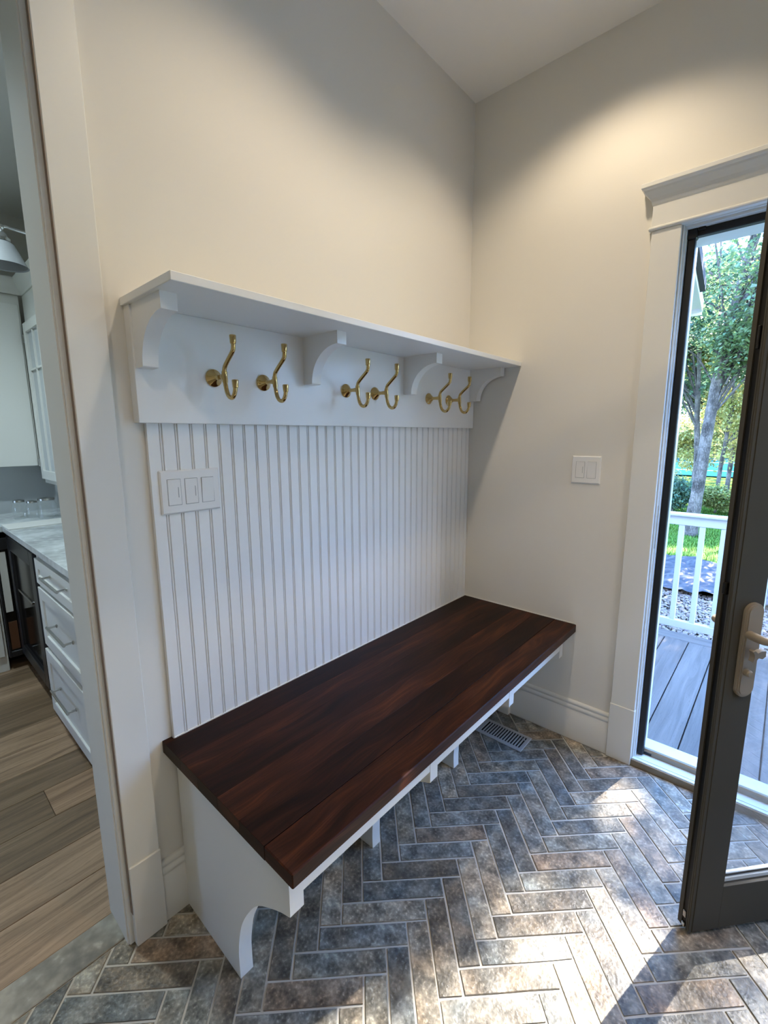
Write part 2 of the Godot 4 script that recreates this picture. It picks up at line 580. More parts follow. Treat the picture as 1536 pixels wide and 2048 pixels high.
func chamfer_slab(poly: PackedVector2Array, y0: float, y1: float, bev: float) -> ArrayMesh:    # poly in (x, z)
	var st := begin()
	var p := poly
	if Geometry2D.is_polygon_clockwise(p):
		p = p.duplicate()
		p.reverse()
	var inner := Geometry2D.offset_polygon(p, -bev, Geometry2D.JOIN_MITER)
	var n := p.size()
	if inner.size() != 1 or inner[0].size() != n:
		add_prism(st, p, Vector3.RIGHT, Vector3.BACK, Vector3.UP, y0, y1)
		return st.commit()
	var q: PackedVector2Array = inner[0]
	# match the first corner
	var off := 0
	var best := 1e9
	for k in n:
		var d := q[k].distance_to(p[0])
		if d < best:
			best = d
			off = k
	for i in n:
		var a := p[i]
		var b := p[(i + 1) % n]
		var c := q[(i + 1 + off) % n]
		var e := q[(i + off) % n]
		var dir := b - a
		var out := Vector2(dir.y, -dir.x).normalized()
		var nn := Vector3(out.x, 0, out.y)
		quad(st, Vector3(a.x, y0, a.y), Vector3(b.x, y0, b.y), Vector3(b.x, y1 - bev * 0.6, b.y), Vector3(a.x, y1 - bev * 0.6, a.y), nn)
		quad(st, Vector3(a.x, y1 - bev * 0.6, a.y), Vector3(b.x, y1 - bev * 0.6, b.y), Vector3(c.x, y1, c.y), Vector3(e.x, y1, e.y), (nn + Vector3.UP).normalized())
	var idx := Geometry2D.triangulate_polygon(q)
	for k in range(0, idx.size(), 3):
		tri(st, Vector3(q[idx[k]].x, y1, q[idx[k]].y), Vector3(q[idx[k + 1]].x, y1, q[idx[k + 1]].y), Vector3(q[idx[k + 2]].x, y1, q[idx[k + 2]].y), Vector3.UP, Vector3.UP, Vector3.UP)
	return st.commit()

func build_floor() -> void:
	var fl := thing("floor", "herringbone floor of grey and brown brick-format tiles with pale grout", "floor", Vector3.ZERO, 0.0, "", "structure")
	part("grout_bed", box(Vector3(-3.6, -0.05, -0.03), Vector3(0.0, -0.0028, 3.2)), M["grout"], fl)
	var room := PackedVector2Array([Vector2(0, 0.003), Vector2(-1.657, 0.003), Vector2(-1.657, -0.024), Vector2(-2.6, -0.024), Vector2(-2.6, 0.003), Vector2(-3.6, 0.003), Vector2(-3.6, 3.2), Vector2(-0.018, 3.2), Vector2(-0.018, 0.003)])
	var gap := 0.0032 / W
	var cells := []
	for i in range(-60, 60):
		for j in range(-60, 60):
			var m := posmod(i - j, 8)
			if m == 0: cells.append([Vector2(i, j), Vector2(i + 4, j + 1)])
			elif m == 7: cells.append([Vector2(i, j), Vector2(i + 1, j + 4)])
	var hole := PackedVector2Array([Vector2(-0.137, 0.247), Vector2(-0.243, 0.247), Vector2(-0.243, 0.462), Vector2(-0.137, 0.462)])
	var rest := begin()
	var seen := []
	for c in cells:
		var a: Vector2 = c[0]
		var b: Vector2 = c[1]
		var mid := uv_to_floor((a + b) * 0.5)
		if mid.x < -3.8 or mid.x > 0.2 or mid.y < -0.2 or mid.y > 3.35: continue
		var lo := a + Vector2(gap, gap)
		var hi := b - Vector2(gap, gap)
		var j := func() -> float: return rng.randf_range(-0.012, 0.012)
		var quadp := PackedVector2Array()
		# slightly uneven edges: corners and mid-edge points moved a little
		var long_u := (hi.x - lo.x) > (hi.y - lo.y)
		var ring := []
		if long_u:
			ring = [lo, Vector2(lerpf(lo.x, hi.x, 0.33), lo.y), Vector2(lerpf(lo.x, hi.x, 0.68), lo.y), Vector2(hi.x, lo.y), hi, Vector2(lerpf(lo.x, hi.x, 0.64), hi.y), Vector2(lerpf(lo.x, hi.x, 0.3), hi.y), Vector2(lo.x, hi.y)]
		else:
			ring = [lo, Vector2(hi.x, lo.y), Vector2(hi.x, lerpf(lo.y, hi.y, 0.3)), Vector2(hi.x, lerpf(lo.y, hi.y, 0.66)), hi, Vector2(lo.x, hi.y), Vector2(lo.x, lerpf(lo.y, hi.y, 0.7)), Vector2(lo.x, lerpf(lo.y, hi.y, 0.34))]
		for q in ring: quadp.append(uv_to_floor(q + Vector2(j.call(), j.call())))
		var pieces := Geometry2D.intersect_polygons(quadp, room)
		for pc in pieces:
			for pd in Geometry2D.clip_polygons(pc, hole):
				var area := 0.0
				for k in pd.size(): area += pd[k].cross(pd[(k + 1) % pd.size()])
				if absf(area) < 0.0003: continue
				var lift := rng.randf_range(-0.0005, 0.0005)
				var mesh := chamfer_slab(pd, -0.010, lift, 0.0016)
				var k2 := rng.randi() % 8
				var ctr := Vector3.ZERO
				for v in pd: ctr += Vector3(v.x, 0, v.y) / pd.size()
				if in_view(ctr, 0.10): seen.append([EYE.distance_to(ctr), mesh, k2])
				else: rest.append_from(mesh, 0, Transform3D())
	seen.sort_custom(func(a, b): return a[0] < b[0])
	for k in seen.size():
		if k < 300: part("tile", seen[k][1], M["tile_%d" % seen[k][2]], fl)
		else: rest.append_from(seen[k][1], 0, Transform3D())
	part("tile_field", rest.commit(), M["tile_0"], fl, Vector3.ZERO, "", "stuff")
	# stone saddle in the opening
	single("trim_1", box(Vector3(-2.6, -0.03, -0.128), Vector3(-1.665, 0.002, -0.027), 0.002), M["saddle_stone"], "pale stone saddle between the brick tiles and the oak floor", "threshold", Vector3.ZERO, "", "structure")
	# oak floor of the kitchen
	var k := thing("floor", "light brown oak plank floor of the kitchen beyond the opening", "floor", Vector3.ZERO, 0.0, "", "structure")
	part("subfloor", box(Vector3(-5.2, -0.05, -2.65), Vector3(-0.875, -0.012, -0.128)), M["gap_dark"], k)
	var z := -0.1285
	var row := 0
	while z > -2.64:
		var x := -5.2 + fmod(row * 0.77, 1.3)
		var xs := [-5.2]
		while x < -0.9:
			if x > -5.1: xs.append(x)
			x += 1.25
		xs.append(-0.876)
		for i in xs.size() - 1:
			var mesh := box(Vector3(xs[i] + 0.0006, -0.012, maxf(z - 0.177, -2.65)), Vector3(xs[i + 1] - 0.0006, 0.0, z - 0.0008), 0.0012, Vector2(rng.randf() * 5.0, rng.randf() * 3.0))
			part("plank", mesh, M["oak_%d" % (rng.randi() % 4)], k)
		z -= 0.178
		row += 1

# ------------------------------------------------------------------ cased opening to the kitchen
func build_cased_opening() -> void:
	var t := thing("trim_2", "white casing, plinth block and jamb of the opening to the kitchen", "door casing", Vector3.ZERO, 0.0, "", "structure")
	var m: Material = M["trim_paint"]
	part("casing", box(Vector3(-1.660, 0.245, 0.0), Vector3(-1.580, 2.46, 0.021), 0.002), m, t)
	part("edge_band", box(Vector3(-1.6612, 0.10, 0.0062), Vector3(-1.6600, 2.46, 0.0195)), M["edge_brown"], t, Vector3.ZERO, "thin brown band along the casing edge")  # thin brown band on the side face of the casing
	part("plinth_block", box(Vector3(-1.6598, 0.0, 0.0), Vector3(-1.579, 0.247, 0.026), 0.002), m, t)
	part("jamb", box(Vector3(-1.672, 0.0, -0.155), Vector3(-1.6575, 2.45, 0.006), 0.002), m, t)
	part("head_casing", box(Vector3(-2.62, 2.46, 0.0), Vector3(-1.57, 2.58, 0.024), 0.003), m, t)
	part("head_jamb", box(Vector3(-2.6, 2.445, -0.155), Vector3(-1.672, 2.46, 0.006), 0.002), m, t)
	part("casing", box(Vector3(-2.62, 0.0, 0.0), Vector3(-2.54, 2.46, 0.021), 0.002), m, t)
	part("jamb", box(Vector3(-2.6, 0.0, -0.155), Vector3(-2.585, 2.45, 0.006), 0.002), m, t)
	part("back_casing", box(Vector3(-1.66, 0.0, -0.158), Vector3(-1.585, 2.46, -0.14), 0.002), m, t)

# ------------------------------------------------------------------ doorway in the right wall
func build_doorway() -> void:
	var t := thing("trim_3", "white casing and crowned header around the glazed door opening", "door casing", Vector3.ZERO, 0.0, "", "structure")
	var m: Material = M["trim_paint"]
	part("casing", box(Vector3(-0.020, 0.245, 0.750), Vector3(0.0, 2.082, 0.842), 0.002), m, t)
	part("casing", box(Vector3(-0.020, 0.245, 1.703), Vector3(0.0, 2.082, 1.795), 0.002), m, t)
	part("plinth_block", box(Vector3(-0.025, 0.0, 0.748), Vector3(0.0, 0.248, 0.8435), 0.002), m, t)
	part("plinth_block", box(Vector3(-0.025, 0.0, 1.7015), Vector3(0.0, 0.248, 1.797), 0.002), m, t)
	# header: fillet, frieze, crown (profile: out from wall, up), mitred ends simplified by a returned crown
	part("fillet", box(Vector3(-0.029, 2.082, 0.739), Vector3(0.0, 2.094, 1.806), 0.004), m, t)
	part("header_board", box(Vector3(-0.021, 2.094, 0.748), Vector3(0.0, 2.180, 1.797), 0.001), m, t)
	var st := begin()
	var levels := [[0.0215, 2.163], [0.024, 2.168], [0.026, 2.176], [0.031, 2.186], [0.039, 2.196], [0.046, 2.204], [0.048, 2.210], [0.053, 2.213], [0.056, 2.218], [0.056, 2.230], [0.054, 2.232]]
	for i in levels.size() - 1:
		var o0: float = levels[i][0]
		var o1: float = levels[i + 1][0]
		var y0: float = levels[i][1]
		var y1: float = levels[i + 1][1]
		var e0 := o0 - 0.021
		var e1 := o1 - 0.021
		var z0 := 0.748
		var z1 := 1.797
		var sl := Vector2(y1 - y0, o0 - o1).normalized()    # (outward, upward) of the face
		quad(st, Vector3(-o0, y0, z0 - e0), Vector3(-o0, y0, z1 + e0), Vector3(-o1, y1, z1 + e1), Vector3(-o1, y1, z0 - e1), Vector3(-sl.x, sl.y, 0))
		quad(st, Vector3(0, y0, z0 - e0), Vector3(-o0, y0, z0 - e0), Vector3(-o1, y1, z0 - e1), Vector3(0, y1, z0 - e1), Vector3(0, sl.y, -sl.x))
		quad(st, Vector3(0, y0, z1 + e0), Vector3(-o0, y0, z1 + e0), Vector3(-o1, y1, z1 + e1), Vector3(0, y1, z1 + e1), Vector3(0, sl.y, sl.x))
	quad(st, Vector3(0, 2.232, 0.715), Vector3(-0.054, 2.232, 0.715), Vector3(-0.054, 2.232, 1.83), Vector3(0, 2.232, 1.83), Vector3.UP)
	quad(st, Vector3(0, 2.163, 0.7475), Vector3(-0.0215, 2.163, 0.7475), Vector3(-0.0215, 2.163, 1.7975), Vector3(0, 2.163, 1.7975), Vector3.DOWN)
	part("crown_moulding", st.commit(), m, t)
	# door frame: stepped jambs, black seal, sill
	var f := thing("trim_4", "white door frame with black weather seal and low metal sill", "door frame", Vector3.ZERO, 0.0, "", "structure")
	var sv: Material = M["sill_vinyl"]
	part("jamb", box(Vector3(-0.004, 0.0, 0.8425), Vector3(0.034, 2.088, 0.8485), 0.001), sv, f)
	part("jamb", box(Vector3(0.010, 0.0, 0.845), Vector3(0.17, 2.088, 0.8535), 0.001), sv, f)
	part("jamb", box(Vector3(-0.004, 0.0, 1.694), Vector3(0.17, 2.088, 1.7015), 0.001), sv, f)
	part("head_jamb", box(Vector3(-0.004, 2.080, 0.8485), Vector3(0.034, 2.088, 1.694), 0.001), sv, f)
	part("head_jamb", box(Vector3(0.010, 2.072, 0.8535), Vector3(0.17, 2.088, 1.694), 0.001), sv, f)
	part("stop", box(Vector3(0.062, 0.03, 0.8535), Vector3(0.17, 2.072, 0.866), 0.002), sv, f)
	part("head_stop", box(Vector3(0.062, 2.052, 0.8535), Vector3(0.17, 2.072, 1.694), 0.002), sv, f)
	part("weather_seal", box(Vector3(0.034, 0.03, 0.8535), Vector3(0.062, 2.072, 0.8775), 0.003), M["black_rubber"], f)
	part("weather_seal", box(Vector3(0.034, 2.047, 0.8775), Vector3(0.062, 2.072, 1.694), 0.003), M["black_rubber"], f)
	part("corner_seal", box(Vector3(0.026, 2.040, 0.8525), Vector3(0.060, 2.0785, 0.882), 0.003), M["black_rubber"], f)
	part("corner_seal", box(Vector3(0.026, 2.062, 0.882), Vector3(0.060, 2.0785, 0.905), 0.003), M["black_rubber"], f)
	part("strike_plate", box(Vector3(0.006, 0.93, 0.8485), Vector3(0.026, 1.10, 0.8505), 0.0006), M["steel"], f)
	# sill: front strip, track top with two ridges, sloped outside sill
	part("sill_front", box(Vector3(-0.017, -0.003, 0.8435), Vector3(-0.010, 0.028, 1.70), 0.002), M["sill_tan"], f)
	var sp := PackedVector2Array([Vector2(-0.010, -0.01), Vector2(-0.010, 0.030), Vector2(0.004, 0.030), Vector2(0.005, 0.026), Vector2(0.008, 0.026), Vector2(0.009, 0.030), Vector2(0.012, 0.030), Vector2(0.013, 0.026), Vector2(0.055, 0.026), Vector2(0.055, -0.01)])
	part("sill_track", prism(sp, Vector3.RIGHT, Vector3.UP, Vector3.BACK, 0.845, 1.70, 20.0), sv, f)
	part("sill_ridge", prism(PackedVector2Array([Vector2(0.055, 0.0), Vector2(0.055, 0.044), Vector2(0.060, 0.050), Vector2(0.072, 0.050), Vector2(0.078, 0.044), Vector2(0.078, 0.0)]), Vector3.RIGHT, Vector3.UP, Vector3.BACK, 0.8535, 1.694, 20.0), M["sill_tan"], f)
	part("drain_slot", box(Vector3(0.0535, 0.028, 0.877), Vector3(0.0552, 0.038, 0.905)), M["black_rubber"], f)
	part("outer_sill", prism(PackedVector2Array([Vector2(0.078, -0.1), Vector2(0.078, 0.030), Vector2(0.21, 0.006), Vector2(0.235, -0.008), Vector2(0.235, -0.1)]), Vector3.RIGHT, Vector3.UP, Vector3.BACK, 0.79, 1.76, 20.0), sv, f)

# ------------------------------------------------------------------ beadboard
func build_beadboard() -> void:
	var t := thing("beadboard_panel", "white painted beadboard panel of narrow vertical boards above the bench", "wall panel")
	part("backer", box(Vector3(-1.511, 0.46, 0.0), Vector3(-0.001, 1.405, 0.006)), M["bead_paint"], t)
	var pitch := 0.0392
	var x := -1.4805 - 0.0012
	# board profile in (x, z): groove, bead, groove, flat
	var make := func(wd: float) -> ArrayMesh:
		var p := PackedVector2Array([Vector2(0, 0.004), Vector2(0.0, 0.0085), Vector2(0.0004, 0.0105), Vector2(0.0014, 0.0126), Vector2(0.0027, 0.0131), Vector2(0.0040, 0.0126), Vector2(0.0050, 0.0105), Vector2(0.0054, 0.0085), Vector2(0.0066, 0.0085), Vector2(0.0072, 0.0123), Vector2(0.0082, 0.0131), Vector2(wd - 0.0022, 0.0131), Vector2(wd - 0.0012, 0.0123), Vector2(wd - 0.0008, 0.004)])
		return prism(p, Vector3.RIGHT, Vector3.BACK, Vector3.UP, 0.535, 1.4045, 32.0)
	# first board, without a bead
	part("board", box(Vector3(-1.512, 0.535, 0.0), Vector3(x - 0.0008, 1.4045, 0.0131), 0.0008), M["bead_paint"], t)
	var full: ArrayMesh = make.call(pitch)
	while x + pitch < -0.002:
		part("board", full, M["bead_paint"], t, Vector3(x, 0, 0))
		x += pitch
	part("board", make.call(-0.001 - x + 0.0008), M["bead_paint"], t, Vector3(x, 0, 0))

# ------------------------------------------------------------------ shelf with brackets and hooks
func build_hook_shelf() -> void:
	var t := thing("hook_shelf", "long grey-white wall shelf on four curved brackets above the beadboard", "shelf", Vector3(0, 1.40, 0))
	var m: Material = M["bead_paint"]
	var y := -1.40
	part("shelf_board", box(Vector3(-1.541, 1.6690 + y, 0.0), Vector3(-0.001, 1.6870 + y, 0.2697), 0.0012), m, t)
	part("hook_rail", box(Vector3(-1.5345, 1.4010 + y, 0.0), Vector3(-0.001, 1.6690 + y, 0.0340), 0.001), m, t)
	# bracket side (z, y): quarter-round cut
	var p := PackedVector2Array([Vector2(0.034, 1.669), Vector2(0.034, 1.527), Vector2(0.070, 1.527)])
	for k in range(0, 15):
		var a := PI - PI / 2 * k / 14.0
		p.append(Vector2(0.1885 + cos(a) * 0.1165, 1.529 + sin(a) * 0.104))
	p.append(Vector2(0.191, 1.633))
	p.append(Vector2(0.191, 1.669))
	for i in p.size(): p[i].y += y
	for x in [-1.530, -1.033, -0.537, -0.041]:
		part("bracket", prism(p, Vector3.BACK, Vector3.UP, Vector3.RIGHT, x, x + 0.036, 30.0), m, t)
	# double hooks
	var names := ["leftmost brass double hook, nearest the open left end of the shelf", "second brass double hook from the left, just before the second bracket", "third brass double hook from the left, just past the second bracket", "fourth brass double hook from the left, just before the third bracket", "second brass double hook from the right, just past the third bracket", "rightmost brass double hook, beside the last bracket at the corner"]
	var xs := [-1.338, -1.184, -0.853, -0.706, -0.370, -0.220]
	var st := begin()
	add_lathe(st, Vector3.ZERO, Vector3.BACK, [Vector2(0.0, 0.0), Vector2(0.0225, 0.0), Vector2(0.0232, 0.0015), Vector2(0.0225, 0.004), Vector2(0.0205, 0.006), Vector2(0.0185, 0.0075), Vector2(0.0085, 0.020), Vector2(0.0070, 0.022), Vector2(0.0062, 0.026), Vector2(0.0058, 0.034), Vector2(0.0066, 0.042), Vector2(0.0072, 0.048), Vector2(0.0072, 0.056), Vector2(0.0, 0.058)], 28, 24.0)
	var rosette := st.commit()
	var path := spline([Vector3(0, 0.078, 0.107), Vector3(0, 0.066, 0.107), Vector3(0, 0.056, 0.102), Vector3(0, 0.034, 0.074), Vector3(0, 0.022, 0.061), Vector3(0, 0.008, 0.0575), Vector3(0, -0.010, 0.0590), Vector3(0, -0.030, 0.0620), Vector3(0, -0.046, 0.0690), Vector3(0, -0.0545, 0.0800), Vector3(0, -0.054, 0.0930), Vector3(0, -0.043, 0.1030), Vector3(0, -0.028, 0.1070)], 5)
	var rads := []
	for q in path:
		var b := 0.0056
		if q.y < 0.012 and q.y > -0.016 and q.z < 0.075: b = 0.0070
		rads.append(b)
	var arm := tube(path, rads, 14)
	var cap := lathe(Vector3(0, 0.074, 0.107), Vector3.UP, [Vector2(0.0, 0.0), Vector2(0.0064, 0.0), Vector2(0.0072, 0.001), Vector2(0.0083, 0.019), Vector2(0.0078, 0.0205), Vector2(0.0, 0.021)], 20, 30.0)
	var cap2 := lathe(Vector3(0, -0.032, 0.107), Vector3.UP, [Vector2(0.0, 0.0), Vector2(0.0063, 0.0), Vector2(0.0071, 0.001), Vector2(0.0082, 0.018), Vector2(0.0077, 0.0195), Vector2(0.0, 0.020)], 20, 30.0)
	var first: Node3D = null
	for i in 6:
		var h: Node3D
		if first == null:
			h = thing("coat_hook", names[0], "coat hook", Vector3(xs[0], 1.521, 0.0340), 0.0, "brass hooks on the hook rail")
			part("rosette", rosette, M["brass"], h)
			part("hook_arm", arm, M["brass"], h)
			part("end_cap", cap, M["brass"], h)
			part("end_cap", cap2, M["brass"], h)
			first = h
		else:
			h = first.duplicate()
			h.name = numbered("coat_hook")
			add_child(h, true)
			h.position = Vector3(xs[i], 1.521, 0.0340)
			h.set_meta("label", names[i])

# ------------------------------------------------------------------ bench
func build_bench() -> void:
	var t := thing("bench", "built-in mudroom bench with dark stained wood seat and white curved supports", "bench")
	var top := 0.5432
	var bot := 0.508
	var seat := Node3D.new()
	seat.name = "seat"
	t.add_child(seat, true)
	seat.set_meta("label", "dark brown stained plank seat")
	var zs := [0.0135, 0.108, 0.203, 0.298, 0.393, 0.488, 0.5822]
	var st := begin()
	for i in 6:
		st = begin()
		add_box(st, Vector3(-1.5394, bot, zs[i]), Vector3(-0.0015, top, zs[i + 1]), 0.0004 if i < 5 else 0.0025, Vector2(rng.randf() * 7.0, rng.randf() * 3.0))
		if i == 0: add_box(st, Vector3(-1.5394, bot, 0.0), Vector3(-1.5135, top, zs[0] + 0.00015), 0.0008, Vector2(2.2, 1.3))
		part("plank", st.commit(), M["bench_wood_%d" % i], seat)
	part("scribe_bead", box(Vector3(-1.512, top, 0.0125), Vector3(-0.001, top + 0.0032, 0.0155)), M["trim_paint"], t)
	part("scribe_bead", box(Vector3(-0.0022, top, 0.0155), Vector3(0.0, top + 0.0032, 0.580)), M["trim_paint"], t)
	# support side (z, y): front nose, concave sweep down to the foot
	var p := PackedVector2Array([Vector2(0.016, 0.0), Vector2(0.016, bot), Vector2(0.531, bot), Vector2(0.531, 0.379)])
	var sweep := spline2([Vector2(0.526, 0.376), Vector2(0.483, 0.357), Vector2(0.407, 0.308), Vector2(0.360, 0.250), Vector2(0.322, 0.180), Vector2(0.302, 0.100), Vector2(0.299, 0.045), Vector2(0.3005, 0.0)], 4)
	p.append_array(sweep)
	for x in [-1.513, -1.019, -0.526, -0.0395]:
		part("support", prism(p, Vector3.BACK, Vector3.UP, Vector3.RIGHT, x, x + 0.036, 28.0), M["trim_paint"], t)
	var xs := [-1.477, -1.019, -0.983, -0.526, -0.490, -0.0395]
	for i in [0, 2, 4]:
		part("apron", box(Vector3(xs[i], 0.414, 0.508), Vector3(xs[i + 1], bot, 0.5300), 0.0008), M["trim_paint"], t)

# ------------------------------------------------------------------ light switches
func build_switches() -> void:
	var m: Material = M["switch_plastic"]
	var gang := func(label: String, at: Vector3, turn: float, n: int, w: float, sliders: Array, pitch: float) -> void:
		var t := thing("light_switch", label, "light switch", at, turn)
		var st := begin()
		var h := 0.114
		# plate with sloped rim
		var e := 0.004
		add_prism(st, rounded(w, h, 0.003, 3), Vector3.RIGHT, Vector3.UP, Vector3.BACK, 0.0, 0.0035, 40.0)
		var a := [Vector3(-w / 2, -h / 2, 0.0035), Vector3(w / 2, -h / 2, 0.0035), Vector3(w / 2, h / 2, 0.0035), Vector3(-w / 2, h / 2, 0.0035)]
		var b := [Vector3(-w / 2 + e, -h / 2 + e, 0.0062), Vector3(w / 2 - e, -h / 2 + e, 0.0062), Vector3(w / 2 - e, h / 2 - e, 0.0062), Vector3(-w / 2 + e, h / 2 - e, 0.0062)]
		var ns := [Vector3(0, -1, 1.2), Vector3(1, 0, 1.2), Vector3(0, 1, 1.2), Vector3(-1, 0, 1.2)]
		for i in 4: quad(st, a[i], a[(i + 1) % 4], b[(i + 1) % 4], b[i], ns[i].normalized())
		quad(st, b[0], b[1], b[2], b[3], Vector3.BACK)
		part("plate", st.commit(), m, t)
		for i in n:
			var cx := (i - (n - 1) * 0.5) * pitch
			var g := begin()
			for s in [-1.0, 1.0]:
				add_box(g, Vector3(cx + s * 0.0173 - 0.0005, -0.0338, 0.0058), Vector3(cx + s * 0.0173 + 0.0005, 0.0338, 0.0065))
				add_box(g, Vector3(cx - 0.0173, s * 0.0338 - 0.0005, 0.0058), Vector3(cx + 0.0173, s * 0.0338 + 0.0005, 0.0065))
			part("paddle_gap", g.commit(), M["sponge_grey"], t)
			if sliders[i]:
				part("paddle", box(Vector3(cx - 0.0168, -0.0333, 0.006), Vector3(cx + 0.0168, 0.0333, 0.0074), 0.0007), m, t)
				part("dimmer_slot", box(Vector3(cx + 0.0095, -0.014, 0.0072), Vector3(cx + 0.0108, 0.013, 0.0077)), M["sponge_grey"], t)
			else:
				var pp := PackedVector2Array([Vector2(0.0055, -0.0333), Vector2(0.0068, -0.0333), Vector2(0.0078, -0.002), Vector2(0.0108, 0.0333), Vector2(0.0055, 0.0333)])
				part("paddle", prism(pp, Vector3.BACK, Vector3.UP, Vector3.RIGHT, cx - 0.0168, cx + 0.0168, 10.0), m, t)
		for s in [-1.0, 1.0]:
			pass
	gang.call("white three-paddle light switch on the beadboard above the bench", Vector3(-1.4131, 1.2250, 0.0131), 0.0, 3, 0.162, [true, true, false], 0.0455)
	gang.call("white two-paddle light switch on the plain wall beside the door", Vector3(0.0, 1.2241, 0.5776), -PI / 2, 2, 0.116, [true, false], 0.0455)

# ------------------------------------------------------------------ floor register
func build_register() -> void:
	var t := thing("floor_register", "grey metal floor register with narrow slots under the bench end", "floor vent", Vector3(-0.190, 0.0, 0.3545))
	var hw := 0.0555
	var hl := 0.112
	part("duct_shade", box(Vector3(-0.046, -0.012, -0.098), Vector3(0.046, -0.0012, 0.098)), M["register_dark"], t)  # flat dark panel standing in for the shade down in the duct
	var st := begin()
	for s in [-1.0, 1.0]:
		add_box(st, Vector3(s * 0.0505 - 0.010 + (0.002 if s > 0 else -0.002) , 0.0, -hl), Vector3(s * 0.0505 + 0.0075 - (0.0015 if s > 0 else -0.0015), 0.0055, hl), 0.002)
		add_box(st, Vector3(-0.045, 0.0, s * (hl - 0.0085) - 0.0085), Vector3(0.045, 0.0055, s * (hl - 0.0085) + 0.0085), 0.002)
	part("frame", st.commit(), M["register_grey"], t)
	var bar := box(Vector3(-0.043, -0.0010, -0.0027), Vector3(0.043, 0.0042, 0.0027), 0.0008)
	for i in 14: part("slat", bar, M["register_grey"], t, Vector3(0, 0, -0.0845 + i * 0.0130))
	part("damper_lever", box(Vector3(0.018, 0.003, 0.082), Vector3(0.022, 0.009, 0.094), 0.001), M["register_grey"], t)

# ------------------------------------------------------------------ recessed ceiling lamps, some added as unseen fill
func build_lamps() -> void:
	var trim := lathe(Vector3.ZERO, Vector3.UP, [Vector2(0.050, 0.0), Vector2(0.078, 0.0), Vector2(0.082, 0.004), Vector2(0.082, 0.0075), Vector2(0.050, 0.0075)], 32)
	var lens := lathe(Vector3.ZERO, Vector3.UP, [Vector2(0.0, 0.0), Vector2(0.050, 0.0), Vector2(0.050, 0.003), Vector2(0.0, 0.003)], 32)
	var spots := [[Vector3(-0.42, CEIL, 0.64), 0.61, "round recessed ceiling light nearest the door wall"], [Vector3(-1.18, CEIL, 0.64), 0.68, "round recessed ceiling light over the middle of the bench"], [Vector3(-2.35, CEIL, 1.05), 0.56, "round recessed ceiling light above the viewer"], [Vector3(-1.0, CEIL, 2.1), 1.1, "unseen round ceiling light added behind the viewer to brighten the beadboard"], [Vector3(-2.0, 2.75, -1.15), 1.7, "unseen round kitchen ceiling light added as fill before the counter run"], [Vector3(-2.0, 2.75, -1.9), 0.5, "unseen round kitchen ceiling light added as fill at the corner of the counters"]]  # the lamp behind the viewer and the kitchen lamps are added fill
	for s in spots:
		var at: Vector3 = s[0]
		var kitchen: bool = at.z < -0.2
		var t := thing("ceiling_light", s[2], "ceiling light", at - Vector3(0, 0.008, 0), 0.0, "recessed ceiling lights")
		part("trim_ring", trim, M["ceiling_paint"], t)
		part("lens", lens, M["fill_lens_cool"] if kitchen else M["lamp_lens"], t, Vector3(0, 0.003, 0))
		var l := SpotLight3D.new()
		l.name = "lamp"
		t.add_child(l, true)
		l.position = Vector3(0, -0.012, 0)
		l.rotation.x = -PI / 2
		l.light_color = Color(0.88, 0.97, 1.0) if kitchen else Color(1.0, 0.915, 0.79)
		l.light_energy = s[1]
		l.light_size = 0.045
		l.spot_range = 12.0
		l.spot_attenuation = 2.0
		l.spot_angle = 66.0
		l.spot_angle_attenuation = 0.55
		l.shadow_enabled = true

